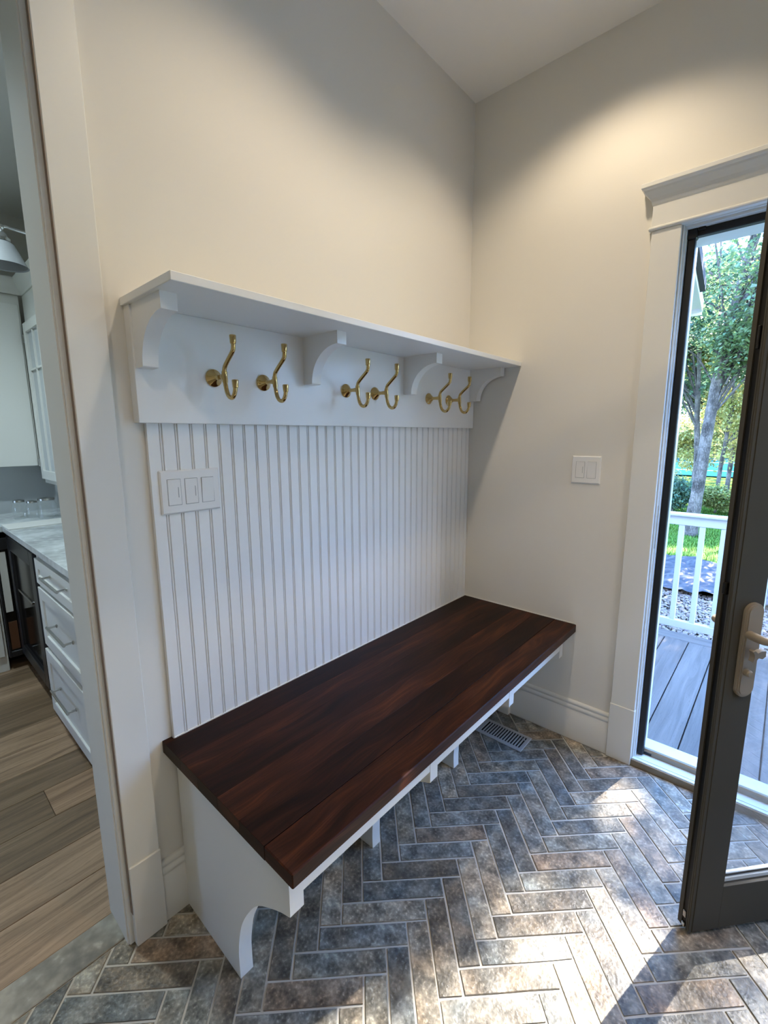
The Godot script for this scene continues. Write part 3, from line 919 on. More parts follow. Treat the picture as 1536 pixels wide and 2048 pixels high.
# ------------------------------------------------------------------ the glazed door, standing open into the room
func build_door_leaf() -> void:
	# local: x from the free edge to the hinge, z towards the room side
	var t := thing("door_1", "glazed patio door standing open into the room, taupe frame and lever handle", "door", Vector3(-0.644, 0.0, 1.137), -0.7075, "", "structure")
	var m: Material = M["door_paint"]
	var y0 := 0.015
	var y1 := 2.045
	# free stile, section in (x, z) with a seal channel in its edge
	var sec := PackedVector2Array([Vector2(0.0, -0.0015), Vector2(0.0015, 0.0), Vector2(0.0085, 0.0), Vector2(0.0095, -0.0016), Vector2(0.0115, -0.0016), Vector2(0.0125, 0.0), Vector2(0.092, 0.0), Vector2(0.092, -0.040), Vector2(0.003, -0.040), Vector2(0.0, -0.037), Vector2(0.0, -0.0250), Vector2(0.0055, -0.0250), Vector2(0.0055, -0.0100), Vector2(0.0, -0.0100), Vector2(0.0, -0.0068), Vector2(0.0012, -0.0058), Vector2(0.0, -0.0048)])
	part("stile", prism(sec, Vector3.RIGHT, Vector3.BACK, Vector3.UP, y0, y1, 25.0), m, t)
	part("stile", box(Vector3(0.758, y0, -0.040), Vector3(0.850, y1, 0.0), 0.002), m, t)
	part("bottom_rail", box(Vector3(0.092, y0, -0.040), Vector3(0.758, 0.150, 0.0), 0.0006), m, t)
	part("top_rail", box(Vector3(0.092, 1.945, -0.040), Vector3(0.758, y1, 0.0), 0.0006), m, t)
	part("edge_lock", box(Vector3(0.0028, y0 + 0.02, -0.0235), Vector3(0.0056, y1 - 0.02, -0.0115)), M["lock_metal"], t)
	part("latch", box(Vector3(-0.007, 0.985, -0.023), Vector3(0.004, 1.015, -0.012), 0.002), M["lock_metal"], t)
	part("latch", box(Vector3(-0.002, 1.555, -0.0205), Vector3(0.0035, 1.605, -0.0145), 0.0015), M["black_rubber"], t)
	part("edge_clip", box(Vector3(-0.002, 0.048, -0.0225), Vector3(0.0035, 0.068, -0.0125), 0.0015), M["steel"], t)
	part("edge_clip", box(Vector3(-0.003, 0.018, -0.0225), Vector3(0.0035, 0.032, -0.0125), 0.0015), M["steel"], t)
	# glass with its stops
	part("glass_pane", box(Vector3(0.088, 0.145, -0.0270), Vector3(0.762, 1.950, -0.0240)), M["door_glass"], t)
	part("glass_pane", box(Vector3(0.088, 0.145, -0.0180), Vector3(0.762, 1.950, -0.0150)), M["door_glass"], t)
	var st := begin()
	for zz in [[-0.0125, -0.0165], [-0.0345, -0.0240]]:
		var za := minf(zz[0], zz[1])
		var zb := maxf(zz[0], zz[1])
		add_box(st, Vector3(0.0905, 0.149, za), Vector3(0.101, 1.946, zb), 0.002)
		add_box(st, Vector3(0.749, 0.149, za), Vector3(0.7595, 1.946, zb), 0.002)
		add_box(st, Vector3(0.101, 0.149, za), Vector3(0.749, 0.163, zb), 0.002)
		add_box(st, Vector3(0.101, 1.934, za), Vector3(0.749, 1.946, zb), 0.002)
	part("glass_stop", st.commit(), M["sill_vinyl"], t)
	var gs := begin()
	add_box(gs, Vector3(0.101, 0.163, -0.0178), Vector3(0.749, 0.170, -0.0168))
	add_box(gs, Vector3(0.101, 0.170, -0.0178), Vector3(0.105, 1.934, -0.0168))
	part("spacer", gs.commit(), M["black_rubber"], t)
	# handle set on both faces
	for side in [1.0, -1.0]:
		var n: Vector3 = Vector3.BACK * side
		var base: float = 0.0 if side > 0 else -0.040
		var hs := Node3D.new()
		hs.name = "handle"
		t.add_child(hs, true)
		hs.set_meta("label", "almond lever handle on a long rounded plate")
		hs.position = Vector3(0.062, 0.845, base)
		var cap: Array = []
		var pl := begin()
		add_prism(pl, rounded(0.050, 0.245, 0.0245, 10), Vector3.RIGHT, Vector3.UP, n, 0.0, 0.007, 30.0)
		add_prism(pl, rounded(0.044, 0.239, 0.0215, 10), Vector3.RIGHT, Vector3.UP, n, 0.007, 0.0095, 30.0)
		add_prism(pl, rounded(0.036, 0.231, 0.0178, 10), Vector3.RIGHT, Vector3.UP, n, 0.0095, 0.0115, 30.0)
		part("escutcheon", pl.commit(), M["handle_almond"], hs)
		var lv := spline([Vector3(-0.012, 0.045, 0) + n * 0.010, Vector3(-0.012, 0.045, 0) + n * 0.036, Vector3(-0.006, 0.0445, 0) + n * 0.050, Vector3(0.020, 0.044, 0) + n * 0.056, Vector3(0.060, 0.043, 0) + n * 0.055, Vector3(0.105, 0.043, 0) + n * 0.050], 5)
		var lr := []
		for i in lv.size(): lr.append(lerpf(0.0105, 0.0085, float(i) / lv.size()))
		part("lever", tube(lv, lr, 16), M["handle_almond"], hs)
		if side > 0:
			var tt := begin()
			add_lathe(tt, Vector3(-0.008, -0.052, 0.0115), Vector3.BACK, [Vector2(0.009, 0.0), Vector2(0.0085, 0.010), Vector2(0.006, 0.013), Vector2(0.0, 0.013)], 20)
			add_prism(tt, PackedVector2Array([Vector2(-0.0175, 0.010), Vector2(-0.012, 0.0125), Vector2(-0.004, 0.006), Vector2(0.006, 0.0105), Vector2(0.0175, 0.010), Vector2(0.0185, -0.004), Vector2(0.010, -0.010), Vector2(0.0, -0.007), Vector2(-0.009, -0.0165), Vector2(-0.015, -0.0165), Vector2(-0.0115, -0.006), Vector2(-0.0125, 0.002)]), Vector3.RIGHT, Vector3.UP, Vector3.BACK, 0.019, 0.032, 60.0)
			var tm := part("thumb_turn", tt.commit(), M["handle_almond"], hs)
			tm.position = Vector3.ZERO

# ------------------------------------------------------------------ kitchen beyond the opening
func shaker(st: SurfaceTool, x: float, z0: float, z1: float, y0: float, y1: float, fr := 0.055) -> void:   # front facing -x at x
	add_box(st, Vector3(x + 0.008, y0 + 0.01, z0 + 0.01), Vector3(x + 0.020, y1 - 0.01, z1 - 0.01))
	add_box(st, Vector3(x, y0, z0), Vector3(x + 0.020, y1, z0 + fr), 0.0015)
	add_box(st, Vector3(x, y0, z1 - fr), Vector3(x + 0.020, y1, z1), 0.0015)
	add_box(st, Vector3(x, y0, z0 + fr), Vector3(x + 0.020, y0 + fr, z1 - fr), 0.0015)
	add_box(st, Vector3(x, y1 - fr, z0 + fr), Vector3(x + 0.020, y1, z1 - fr), 0.0015)

func bar_handle(x: float, y: float, z0: float, z1: float) -> ArrayMesh:
	var st := begin()
	add_tube(st, [Vector3(x - 0.036, y, z0 - 0.012), Vector3(x - 0.036, y, z1 + 0.012)], [0.0055, 0.0055], 12)
	for z in [z0, z1]:
		add_tube(st, [Vector3(x + 0.002, y, z), Vector3(x - 0.036, y, z)], [0.0048, 0.0048], 10)
		add_lathe(st, Vector3(x, y, z), Vector3.LEFT, [Vector2(0.008, 0.0), Vector2(0.008, 0.004), Vector2(0.005, 0.005)], 12)
	return st.commit()

func build_kitchen() -> void:
	var w: Material = M["wall_paint"]
	shell("wall_kitchen_back", [[Vector3(-5.32, -0.03, -2.79), Vector3(-0.875, 2.75, -2.65)]], w, "pale kitchen wall at the far end of the counter", "wall")
	shell("wall_kitchen_right", [[Vector3(-0.875, -0.03, -2.79), Vector3(-0.735, 2.75, -0.14)]], w, "pale kitchen wall behind the counter run", "wall")
	shell("wall_kitchen_left", [[Vector3(-5.32, -0.03, -2.65), Vector3(-5.2, 2.75, -2.2)], [Vector3(-5.32, -0.03, -1.5), Vector3(-5.2, 2.75, 0.0)], [Vector3(-5.32, 1.75, -2.2), Vector3(-5.2, 2.75, -1.5)], [Vector3(-5.32, -0.03, -2.2), Vector3(-5.2, 0.75, -1.5)]], w, "kitchen side wall with an added window", "wall")
	shell("wall_kitchen_front", [[Vector3(-5.32, -0.03, -0.14), Vector3(-3.72, 2.75, 0.0)]], w, "kitchen wall left of the opening", "wall")
	shell("ceiling_kitchen", [[Vector3(-5.32, 2.75, -2.79), Vector3(-0.735, 2.87, -0.14)]], M["ceiling_paint"], "flat white kitchen ceiling", "ceiling")
	var wn := thing("window_1", "unseen white framed window added in the kitchen side wall for daylight", "window", Vector3(-5.26, 0.75, -1.85), 0.0, "", "structure")  # unseen window, added to let daylight into the kitchen
	var st := begin()
	for s in [-1.0, 1.0]: add_box(st, Vector3(-0.05, 0, s * 0.33 - 0.02), Vector3(0.05, 1.0, s * 0.33 + 0.02), 0.004)
	for y in [0.0, 0.96]: add_box(st, Vector3(-0.05, y, -0.31), Vector3(0.05, y + 0.04, 0.31), 0.004)
	part("window_frame", st.commit(), M["trim_paint"], wn)
	part("window_pane", box(Vector3(-0.003, 0.04, -0.31), Vector3(0.003, 0.96, 0.31)), M["glass"], wn)

	var cp: Material = M["cabinet_paint"]
	# drawer base, front at x = -1.51
	var c := thing("drawer_cabinet", "white three-drawer base cabinet with steel bar pulls, beside the opening", "cabinet", Vector3(-1.51, 0, -0.8))
	part("body", box(Vector3(0.004, 0.0, -0.655), Vector3(0.60, 0.835, 0.64), 0.002), cp, c)
	var rows := [[0.683, 0.805, 0.771], [0.374, 0.664, 0.548], [0.028, 0.352, 0.215]]
	for i in 3:
		var d := begin()
		shaker(d, -0.014 if i < 2 else -0.018, -0.610, 0.30, rows[i][0], rows[i][1], 0.045 if i == 0 else 0.055)
		var dr := part("drawer", d.commit(), cp, c)
		var z0 := -0.322 if i < 2 else -0.405
		part("handle", bar_handle(-0.014, rows[i][2], z0, z0 + 0.245), M["steel"], dr, Vector3.ZERO, "steel bar pull")
	# beverage fridge
	var f := thing("beverage_fridge", "dark steel under-counter drinks fridge with a glass door", "fridge", Vector3(-1.51, 0, -1.777))
	part("body", box(Vector3(0.02, 0.07, -0.318), Vector3(0.58, 0.828, 0.318), 0.003), M["fridge_black"], f)
	var df := begin()
	add_box(df, Vector3(-0.012, 0.10, 0.235), Vector3(0.02, 0.815, 0.318), 0.003)
	add_box(df, Vector3(-0.012, 0.10, -0.318), Vector3(0.02, 0.815, -0.255), 0.003)
	add_box(df, Vector3(-0.012, 0.735, -0.255), Vector3(0.02, 0.815, 0.235), 0.003)
	add_box(df, Vector3(-0.012, 0.10, -0.255), Vector3(0.02, 0.165, 0.235), 0.003)
	part("door", df.commit(), M["fridge_steel"], f)
	part("glass_pane", box(Vector3(0.004, 0.165, -0.255), Vector3(0.009, 0.735, 0.235)), M["fridge_black"], f)
	part("shelf_front", box(Vector3(-0.002, 0.50, -0.250), Vector3(0.004, 0.512, 0.10), 0.001), M["steel"], f)
	part("kick_plate", box(Vector3(0.03, 0.0, -0.318), Vector3(0.10, 0.07, 0.318), 0.002), M["fridge_steel"], f)
	# corner end panel of the return run: dark frame, pale inset
	var e := thing("oven_end_panel", "narrow dark framed glossy panel at the corner under the far counter", "panel", Vector3(-1.545, 0, -2.11))
	var ef := begin()
	add_box(ef, Vector3(-0.037, 0.085, -0.02), Vector3(-0.026, 0.80, 0.02), 0.002)
	add_box(ef, Vector3(0.026, 0.085, -0.02), Vector3(0.034, 0.80, 0.02), 0.002)
	add_box(ef, Vector3(-0.026, 0.735, -0.02), Vector3(0.026, 0.80, 0.02), 0.002)
	add_box(ef, Vector3(-0.026, 0.085, -0.02), Vector3(0.026, 0.12, 0.02), 0.002)
	part("frame", ef.commit(), M["fridge_steel"], e)
	part("glass_pane", box(Vector3(-0.026, 0.12, -0.008), Vector3(0.026, 0.735, 0.008)), M["fridge_black"], e)
	part("inset", box(Vector3(-0.022, 0.36, 0.008), Vector3(0.012, 0.72, 0.011), 0.001), cp, e)
	part("drawer_box", box(Vector3(-0.020, 0.13, 0.008), Vector3(0.020, 0.30, 0.012), 0.001), M["box_brown"], e)
	# return run of base cabinets facing the room
	var r := thing("base_cabinet", "white base cabinet of the far return run under the counter", "cabinet", Vector3(-2.4, 0, -2.12))
	part("body", box(Vector3(-1.0, 0.0, -0.53), Vector3(0.815, 0.835, 0.0), 0.002), cp, r)
	for i in 3:
		var dd := begin()
		var x0 := 0.21 - i * 0.60
		add_box(dd, Vector3(x0, 0.10, 0.0), Vector3(x0 + 0.59, 0.80, 0.012), 0.0015)
		for q in [[x0, x0 + 0.055, 0.10, 0.80], [x0 + 0.535, x0 + 0.59, 0.10, 0.80], [x0 + 0.055, x0 + 0.535, 0.10, 0.155], [x0 + 0.055, x0 + 0.535, 0.745, 0.80]]:
			add_box(dd, Vector3(q[0], q[2], 0.012), Vector3(q[1], q[3], 0.020), 0.0015)
		var dp := part("cabinet_door", dd.commit(), cp, r)
		part("handle", tube([Vector3(x0 + 0.50, 0.58, 0.045), Vector3(x0 + 0.50, 0.72, 0.045)], [0.005, 0.005], 10), M["steel"], dp)
	# worktop: L-shaped
	var wt := begin()
	add_box(wt, Vector3(-1.532, 0.836, -2.649), Vector3(-0.876, 0.868, -0.158), 0.002)
	add_box(wt, Vector3(-3.45, 0.836, -2.649), Vector3(-1.532, 0.868, -2.085), 0.002)
	single("countertop", wt.commit(), M["quartz"], "white veined stone worktop turning the corner of the kitchen", "worktop")
	single("backsplash", box(Vector3(-3.45, 0.868, -2.649), Vector3(-0.876, 1.185, -2.640)), M["backsplash"], "plain grey-blue backsplash along the far kitchen wall", "backsplash")
	# upper cabinet facing the room, louvre near its top
	var u := thing("upper_cabinet", "plain white upper cabinet with a louvred vent, left of the glazed cabinet", "cabinet", Vector3(-1.248, 1.184, -2.45))
	part("body", box(Vector3(-1.6, 0.0, -0.195), Vector3(0.0, 1.04, 0.0), 0.002), cp, u)
	part("face_panel", box(Vector3(-1.6, 0.0, 0.0), Vector3(-0.010, 0.985, 0.010), 0.0015), cp, u)
	var lv := begin()
	add_box(lv, Vector3(-0.42, 0.725, 0.010), Vector3(-0.135, 0.735, 0.016), 0.001)
	add_box(lv, Vector3(-0.42, 0.955, 0.010), Vector3(-0.135, 0.965, 0.016), 0.001)
	add_box(lv, Vector3(-0.145, 0.725, 0.010), Vector3(-0.135, 0.965, 0.016), 0.001)
	add_box(lv, Vector3(-0.42, 0.735, 0.010), Vector3(-0.145, 0.955, 0.0105))
	var vent := part("vent_frame", lv.commit(), M["sponge_grey"], u)
	for i in 15: part("slat", box(Vector3(-0.42, 0.739 + i * 0.0145, 0.0105), Vector3(-0.145, 0.748 + i * 0.0145, 0.0155), 0.001), cp, vent)
	# glazed upper cabinet facing -x
	var gcab := thing("glazed_cabinet", "white upper cabinet with a glazed muntin door in the kitchen corner", "cabinet", Vector3(-1.25, 1.07, -2.45))
	part("body", box(Vector3(0.02, 0.0, 0.0), Vector3(0.374, 1.155, 1.2), 0.002), cp, gcab)
	for i in 3:
		var z0 := 0.035 + i * 0.385
		var gd := begin()
		add_box(gd, Vector3(-0.002, 0.03, z0), Vector3(0.019, 0.985, z0 + 0.05), 0.0015)
		add_box(gd, Vector3(-0.002, 0.03, z0 + 0.33), Vector3(0.019, 0.985, z0 + 0.38), 0.0015)
		add_box(gd, Vector3(-0.002, 0.03, z0 + 0.05), Vector3(0.019, 0.085, z0 + 0.33), 0.0015)
		add_box(gd, Vector3(-0.002, 0.93, z0 + 0.05), Vector3(0.019, 0.985, z0 + 0.33), 0.0015)
		var dp := part("cabinet_door", gd.commit(), cp, gcab)
		part("glass_pane", box(Vector3(0.012, 0.085, z0 + 0.05), Vector3(0.016, 0.93, z0 + 0.33)), M["backsplash"], dp)
		var mu := begin()
		add_box(mu, Vector3(0.002, 0.085, z0 + 0.184), Vector3(0.014, 0.93, z0 + 0.196), 0.001)
		add_box(mu, Vector3(0.002, 0.70, z0 + 0.05), Vector3(0.014, 0.712, z0 + 0.33), 0.001)
		part("muntin", mu.commit(), cp, dp)
		var hg := begin()
		for y in [0.11, 0.87]:
			hg = begin()
			add_tube(hg, [Vector3(-0.005, y, z0 - 0.004), Vector3(-0.005, y + 0.05, z0 - 0.004)], [0.005, 0.005], 10)
			part("hinge", hg.commit(), M["steel"], dp)
	# crown along both uppers
	var cr := begin()
	var pf := PackedVector2Array([Vector2(0, 0), Vector2(0.008, 0.0), Vector2(0.012, 0.02), Vector2(0.03, 0.05), Vector2(0.045, 0.07), Vector2(0.045, 0.09), Vector2(0, 0.09)])
	add_prism(cr, pf, Vector3.LEFT, Vector3.UP, Vector3.BACK, 0.0, 1.2, 40.0)
	add_prism(cr, pf, Vector3.BACK, Vector3.UP, Vector3.RIGHT, -1.6, 0.0, 40.0)
	single("trim_5", cr.commit(), cp, "white crown moulding along the kitchen upper cabinets", "crown moulding", Vector3(-1.23, 2.224, -2.44), "", "structure")
	# sconce: swing arm from the wall face over the glazed cabinet, cone shade
	var sc := thing("swing_arm_sconce", "chrome swing-arm wall light with a grey cone shade in the kitchen", "wall light", Vector3(-1.455, 2.30, -1.55))
	part("arm", tube(spline([Vector3(0.0, -0.004, 0), Vector3(0.02, 0.004, 0), Vector3(0.06, 0.0, 0), Vector3(0.30, -0.004, 0), Vector3(0.575, -0.004, 0)], 4), [0.006, 0.006, 0.006, 0.006, 0.006, 0.006, 0.006, 0.006, 0.006, 0.006, 0.006, 0.006, 0.006, 0.006, 0.006, 0.006, 0.006], 10), M["chrome"], sc)
	part("ball_joint", lathe(Vector3(0, -0.014, 0), Vector3.UP, [Vector2(0.0, 0.0), Vector2(0.008, 0.003), Vector2(0.0115, 0.010), Vector2(0.0115, 0.014), Vector2(0.008, 0.021), Vector2(0.0, 0.024)], 16, 60.0), M["chrome"], sc)
	part("socket", lathe(Vector3(0, -0.062, 0), Vector3.UP, [Vector2(0.0, 0.0), Vector2(0.030, 0.0), Vector2(0.030, 0.012), Vector2(0.022, 0.016), Vector2(0.018, 0.032), Vector2(0.008, 0.040), Vector2(0.006, 0.05), Vector2(0.0, 0.05)], 24, 40.0), M["chrome"], sc)
	part("shade", lathe(Vector3(0, -0.062, 0), Vector3.DOWN, [Vector2(0.026, 0.0), Vector2(0.042, 0.012), Vector2(0.082, 0.100), Vector2(0.086, 0.104), Vector2(0.080, 0.100), Vector2(0.040, 0.014), Vector2(0.024, 0.004)], 32, 30.0), M["sponge_grey"], sc)
	part("rose", lathe(Vector3(0.58, -0.004, 0), Vector3.LEFT, [Vector2(0.0, 0.0), Vector2(0.05, 0.0), Vector2(0.05, 0.012), Vector2(0.03, 0.018), Vector2(0.0, 0.018)], 24), M["chrome"], sc)
	# glass jars and papers on the worktop
	var spec := [[Vector3(-1.405, 0.868, -2.32), 0.036, 0.115, "small empty glass jar with chrome clip, leftmost on the far counter"], [Vector3(-1.345, 0.868, -2.30), 0.033, 0.105, "middle glass jar with dark lid among three on the counter"], [Vector3(-1.285, 0.868, -2.22), 0.052, 0.125, "largest glass jar, nearest the cased opening on the counter"]]
	for s in spec:
		var j := thing("glass_jar", s[3], "jar", s[0], 0.0, "glass jars on the kitchen counter")
		var rr: float = s[1]
		var hh: float = s[2]
		part("glass", lathe(Vector3.ZERO, Vector3.UP, [Vector2(0.0, 0.0), Vector2(rr * 0.92, 0.0), Vector2(rr, 0.006), Vector2(rr, hh * 0.7), Vector2(rr * 0.8, hh * 0.82), Vector2(rr * 0.8, hh * 0.9)], 24, 30.0), M["jar_glass"], j)
		part("lid", lathe(Vector3(0, hh * 0.9, 0), Vector3.UP, [Vector2(0.0, 0.0), Vector2(rr * 0.84, 0.0), Vector2(rr * 0.84, hh * 0.10), Vector2(rr * 0.3, hh * 0.14), Vector2(0.0, hh * 0.14)], 24, 30.0), M["steel"], j)
	single("paper_stack", box(Vector3(-0.16, 0.0, -0.10), Vector3(0.16, 0.006, 0.10), 0.001), M["paper_white"], "low stack of white papers on the counter before the jars", "paper", Vector3(-1.37, 0.868, -2.02))
	single("wall_outlet", box(Vector3(-0.006, -0.057, -0.035), Vector3(0.0, 0.057, 0.035), 0.002), M["switch_plastic"], "white outlet plate on the kitchen wall behind the jars", "outlet", Vector3(-0.875, 1.0, -2.3))

# ------------------------------------------------------------------ deck and railing
const DECK := -0.10
const GROUND := -0.70

func build_deck() -> void:
	var d := thing("deck", "grey-brown board deck outside the glazed door", "deck")
	part("deck_frame", box(Vector3(0.17, GROUND, -0.98), Vector3(1.86, DECK - 0.03, 4.2)), M["mulch_bed"], d)
	var z := -0.98
	var i := 0
	while z < 4.15:
		part("board", box(Vector3(0.17, DECK - 0.026, z), Vector3(1.745, DECK, z + 0.144), 0.003, Vector2(rng.randf() * 4.0, rng.randf() * 2.0)), M["deck_%d" % (i % 3)], d)
		z += 0.1493
		i += 1
	var bm := box(Vector3(-2.59, DECK - 0.026, -0.07), Vector3(2.59, DECK, 0.07), 0.003)
	var bo := part("edge_board", bm, M["deck_0"], d, Vector3(1.82, 0, 1.61))
	bo.rotation.y = PI / 2
	var r := thing("deck_railing", "white painted deck railing with square balusters beyond the door", "railing", Vector3(2.0, DECK, 0))
	var rw: Material = M["rail_white"]
	part("top_rail", box(Vector3(-0.045, 0.868, -0.9), Vector3(0.045, 0.888, 4.2), 0.004), rw, r)
	part("top_rail", box(Vector3(-0.022, 0.800, -0.9), Vector3(0.022, 0.868, 4.2), 0.003), rw, r)
	part("bottom_rail", box(Vector3(-0.022, 0.0, -0.9), Vector3(0.022, 0.058, 4.2), 0.003), rw, r)
	var bal := box(Vector3(-0.017, 0.058, -0.0175), Vector3(0.017, 0.80, 0.0175), 0.002)
	for k in range(-11, 28): part("baluster", bal, rw, r, Vector3(0, 0, 0.6585 + k * 0.1285))
	for zz in [-0.93, 4.22]: part("post", box(Vector3(-0.05, -0.6, zz - 0.05), Vector3(0.05, 0.97, zz + 0.05), 0.004), rw, r)
	# wing of the house left of the deck: only its eave shows at the edge of the doorway
	var h := thing("house_wing", "white eave corner of the house wing with a dark roof edge", "building", Vector3(0.16, GROUND, -1.0))
	part("wall", box(Vector3(0.0, 0.0, -3.0), Vector3(3.9, 3.7, 0.0)), M["siding_white"], h)
	var edge := PackedVector2Array([Vector2(0.0, 1.60), Vector2(5.20, 1.145), Vector2(5.20, -3.4), Vector2(0.0, -3.4)])
	part("soffit", prism(edge, Vector3.RIGHT, Vector3.BACK, Vector3.UP, 3.66, 3.70), M["siding_white"], h)
	part("fascia", prism(PackedVector2Array([Vector2(0.0, 1.60), Vector2(5.20, 1.145), Vector2(5.22, 1.165), Vector2(0.0, 1.62)]), Vector3.RIGHT, Vector3.BACK, Vector3.UP, 3.62, 3.76), M["siding_white"], h)
	part("gutter", prism(PackedVector2Array([Vector2(0.0, 1.622), Vector2(4.42, 1.236), Vector2(4.42, 1.286), Vector2(0.0, 1.672)]), Vector3.RIGHT, Vector3.BACK, Vector3.UP, 3.67, 3.78), M["roof_dark"], h)
	part("fascia", box(Vector3(5.20, 3.58, -3.4), Vector3(5.23, 3.76, 1.16), 0.003), M["siding_white"], h)
	part("roof", prism(PackedVector2Array([Vector2(1.12, 3.77), Vector2(1.12, 3.82), Vector2(-1.2, 5.2), Vector2(-3.5, 3.82), Vector2(-3.5, 3.77)]), Vector3.BACK, Vector3.UP, Vector3.RIGHT, 0.0, 5.2), M["roof_dark"], h)

# ------------------------------------------------------------------ garden
func many(called: String, mesh: Mesh, m: Material, xf: Array, cols: Array, parent: Node3D) -> MultiMeshInstance3D:
	var mm := MultiMesh.new()
	mm.transform_format = MultiMesh.TRANSFORM_3D
	mm.use_colors = true
	mm.mesh = mesh
	mm.instance_count = xf.size()
	for i in xf.size():
		mm.set_instance_transform(i, xf[i])
		mm.set_instance_color(i, cols[i])
	var o := MultiMeshInstance3D.new()
	o.name = called
	o.multimesh = mm
	o.material_override = m
	parent.add_child(o, true)
	o.set_meta("kind", "stuff")
	return o

func sprig(seed_: int, n: int, size: float, spread: float) -> ArrayMesh:
	var r := RandomNumberGenerator.new()
	r.seed = seed_
	var st := begin()
	for i in n:
		var dir := Vector3(r.randfn(), r.randfn() * 0.6, r.randfn()).normalized()
		var up := Vector3(r.randf_range(-0.7, 0.7), 1.0, r.randf_range(-0.7, 0.7)).normalized()
		var side := dir.cross(up).normalized()
		up = side.cross(dir).normalized()
		var o := Vector3(r.randf_range(-1, 1), r.randf_range(-0.7, 0.7), r.randf_range(-1, 1)) * spread
		var s := size * r.randf_range(0.7, 1.25)
		var tip := o + dir * s - up * s * 0.18
		var mid := o + dir * s * 0.45
		var l := mid + side * s * 0.34 + up * s * 0.10
		var rt := mid - side * s * 0.34 + up * s * 0.10
		tri(st, o, l, tip, up, up, up)
		tri(st, o, tip, rt, up, up, up)
	return st.commit()

# trunk path, list of crown blobs [centre, radii, sprigs]
func tree(called: String, label: String, cat: String, at: Vector3, trunk: Array, rad: Array, blobs: Array, leaf: String, leaf_size: float, seed_: int, sun_gaps := []) -> void:
	var t := thing(called, label, cat, at)
	var kinds := {"slim_tree": "slim trees behind the lawn", "garden_tree": "garden trees beyond the lawn", "garden_bush": "bushes along the lawn", "garden_thicket": "far thickets behind the court"}
	if kinds.has(called): t.set_meta("group", kinds[called])
	var r := RandomNumberGenerator.new()
	r.seed = seed_
	if trunk.size() > 1:
		var path := spline(trunk, 5)
		var rr := []
		for i in path.size():
			var f := float(i) / (path.size() - 1) * (rad.size() - 1)
			var k := mini(int(f), rad.size() - 2)
			rr.append(lerpf(rad[k], rad[k + 1], f - k) * (1.0 + r.randf_range(-0.04, 0.04)))
		part("trunk", tube(path, rr, 16), M["bark"], t)
		var br := begin()
		var low: float = path[-1].y * 0.33
		for b in blobs:
			var c: Vector3 = b[0]
			var base: Vector3 = path[clampi(int(path.size() * r.randf_range(0.5, 0.9)), 0, path.size() - 1)]
			if c.y < base.y + 0.3:
				for q in path:
					if q.y < maxf(c.y - 0.2, low): base = q
			var k0 := (rad[-1] as float) * 0.7
			add_tube(br, spline([base, base.lerp(c, 0.4) + Vector3(0, 0.25, 0), base.lerp(c, 0.75) + Vector3(0, 0.15, 0), c], 4), [k0, k0 * 0.93, k0 * 0.87, k0 * 0.8, k0 * 0.74, k0 * 0.68, k0 * 0.62, k0 * 0.56, k0 * 0.5, k0 * 0.42, k0 * 0.36, k0 * 0.3, k0 * 0.22], 8)
			for s in 4:
				var e: Vector3 = c + Vector3(r.randfn(), r.randfn() * 0.6, r.randfn()).normalized() * (b[1] as Vector3) * 0.8
				add_tube(br, [c.lerp(base, r.randf_range(0.0, 0.4)), c.lerp(e, 0.5) + Vector3(0, 0.05, 0), e], [k0 * 0.35, k0 * 0.22, k0 * 0.08], 6)
		part("branches", br.commit(), M["bark"], t)
	var xf := []
	var cols := []
	for b in blobs:
		var c: Vector3 = b[0]
		var ra: Vector3 = b[1]
		for i in int(b[2]):
			var d := Vector3(r.randfn(), r.randfn(), r.randfn()).normalized()
			var p := c + d * ra * pow(r.randf(), 0.45)
			var keep := true
			if sun_gaps.size():          # leaves left out so sun patches fall at chosen floor spots
				var w := at + p
				var f := w + SUN_TRAVEL * (w.y / -SUN_TRAVEL.y)
				var fray := r.randf_range(0.75, 1.2)
				for q in sun_gaps:
					if Vector2(f.x - q.x, f.z - q.y).length() < (q.z + 0.03) * fray: keep = false
			if not keep: continue
			var bs := Basis.from_euler(Vector3(r.randf_range(-0.5, 0.5), r.randf() * TAU, r.randf_range(-0.5, 0.5))).scaled(Vector3.ONE * r.randf_range(0.75, 1.3))
			xf.append(Transform3D(bs, p))
			var g := r.randf_range(0.7, 1.3)
			cols.append(Color(g * r.randf_range(0.85, 1.2), g, g * r.randf_range(0.7, 1.1)))
	many("foliage", sprig(seed_, 7, leaf_size, leaf_size * 1.5), M[leaf], xf, cols, t)

func crown(seed_: int, c: Vector3, ra: Vector3, n: int, sub: Vector3, sprigs: int) -> Array:
	var r := RandomNumberGenerator.new()
	r.seed = seed_
	var out := []
	for i in n:
		var d := Vector3(r.randfn(), r.randfn(), r.randfn()).normalized() * pow(r.randf(), 0.4)
		out.append([c + d * ra, sub * r.randf_range(0.7, 1.3), sprigs])
	return out

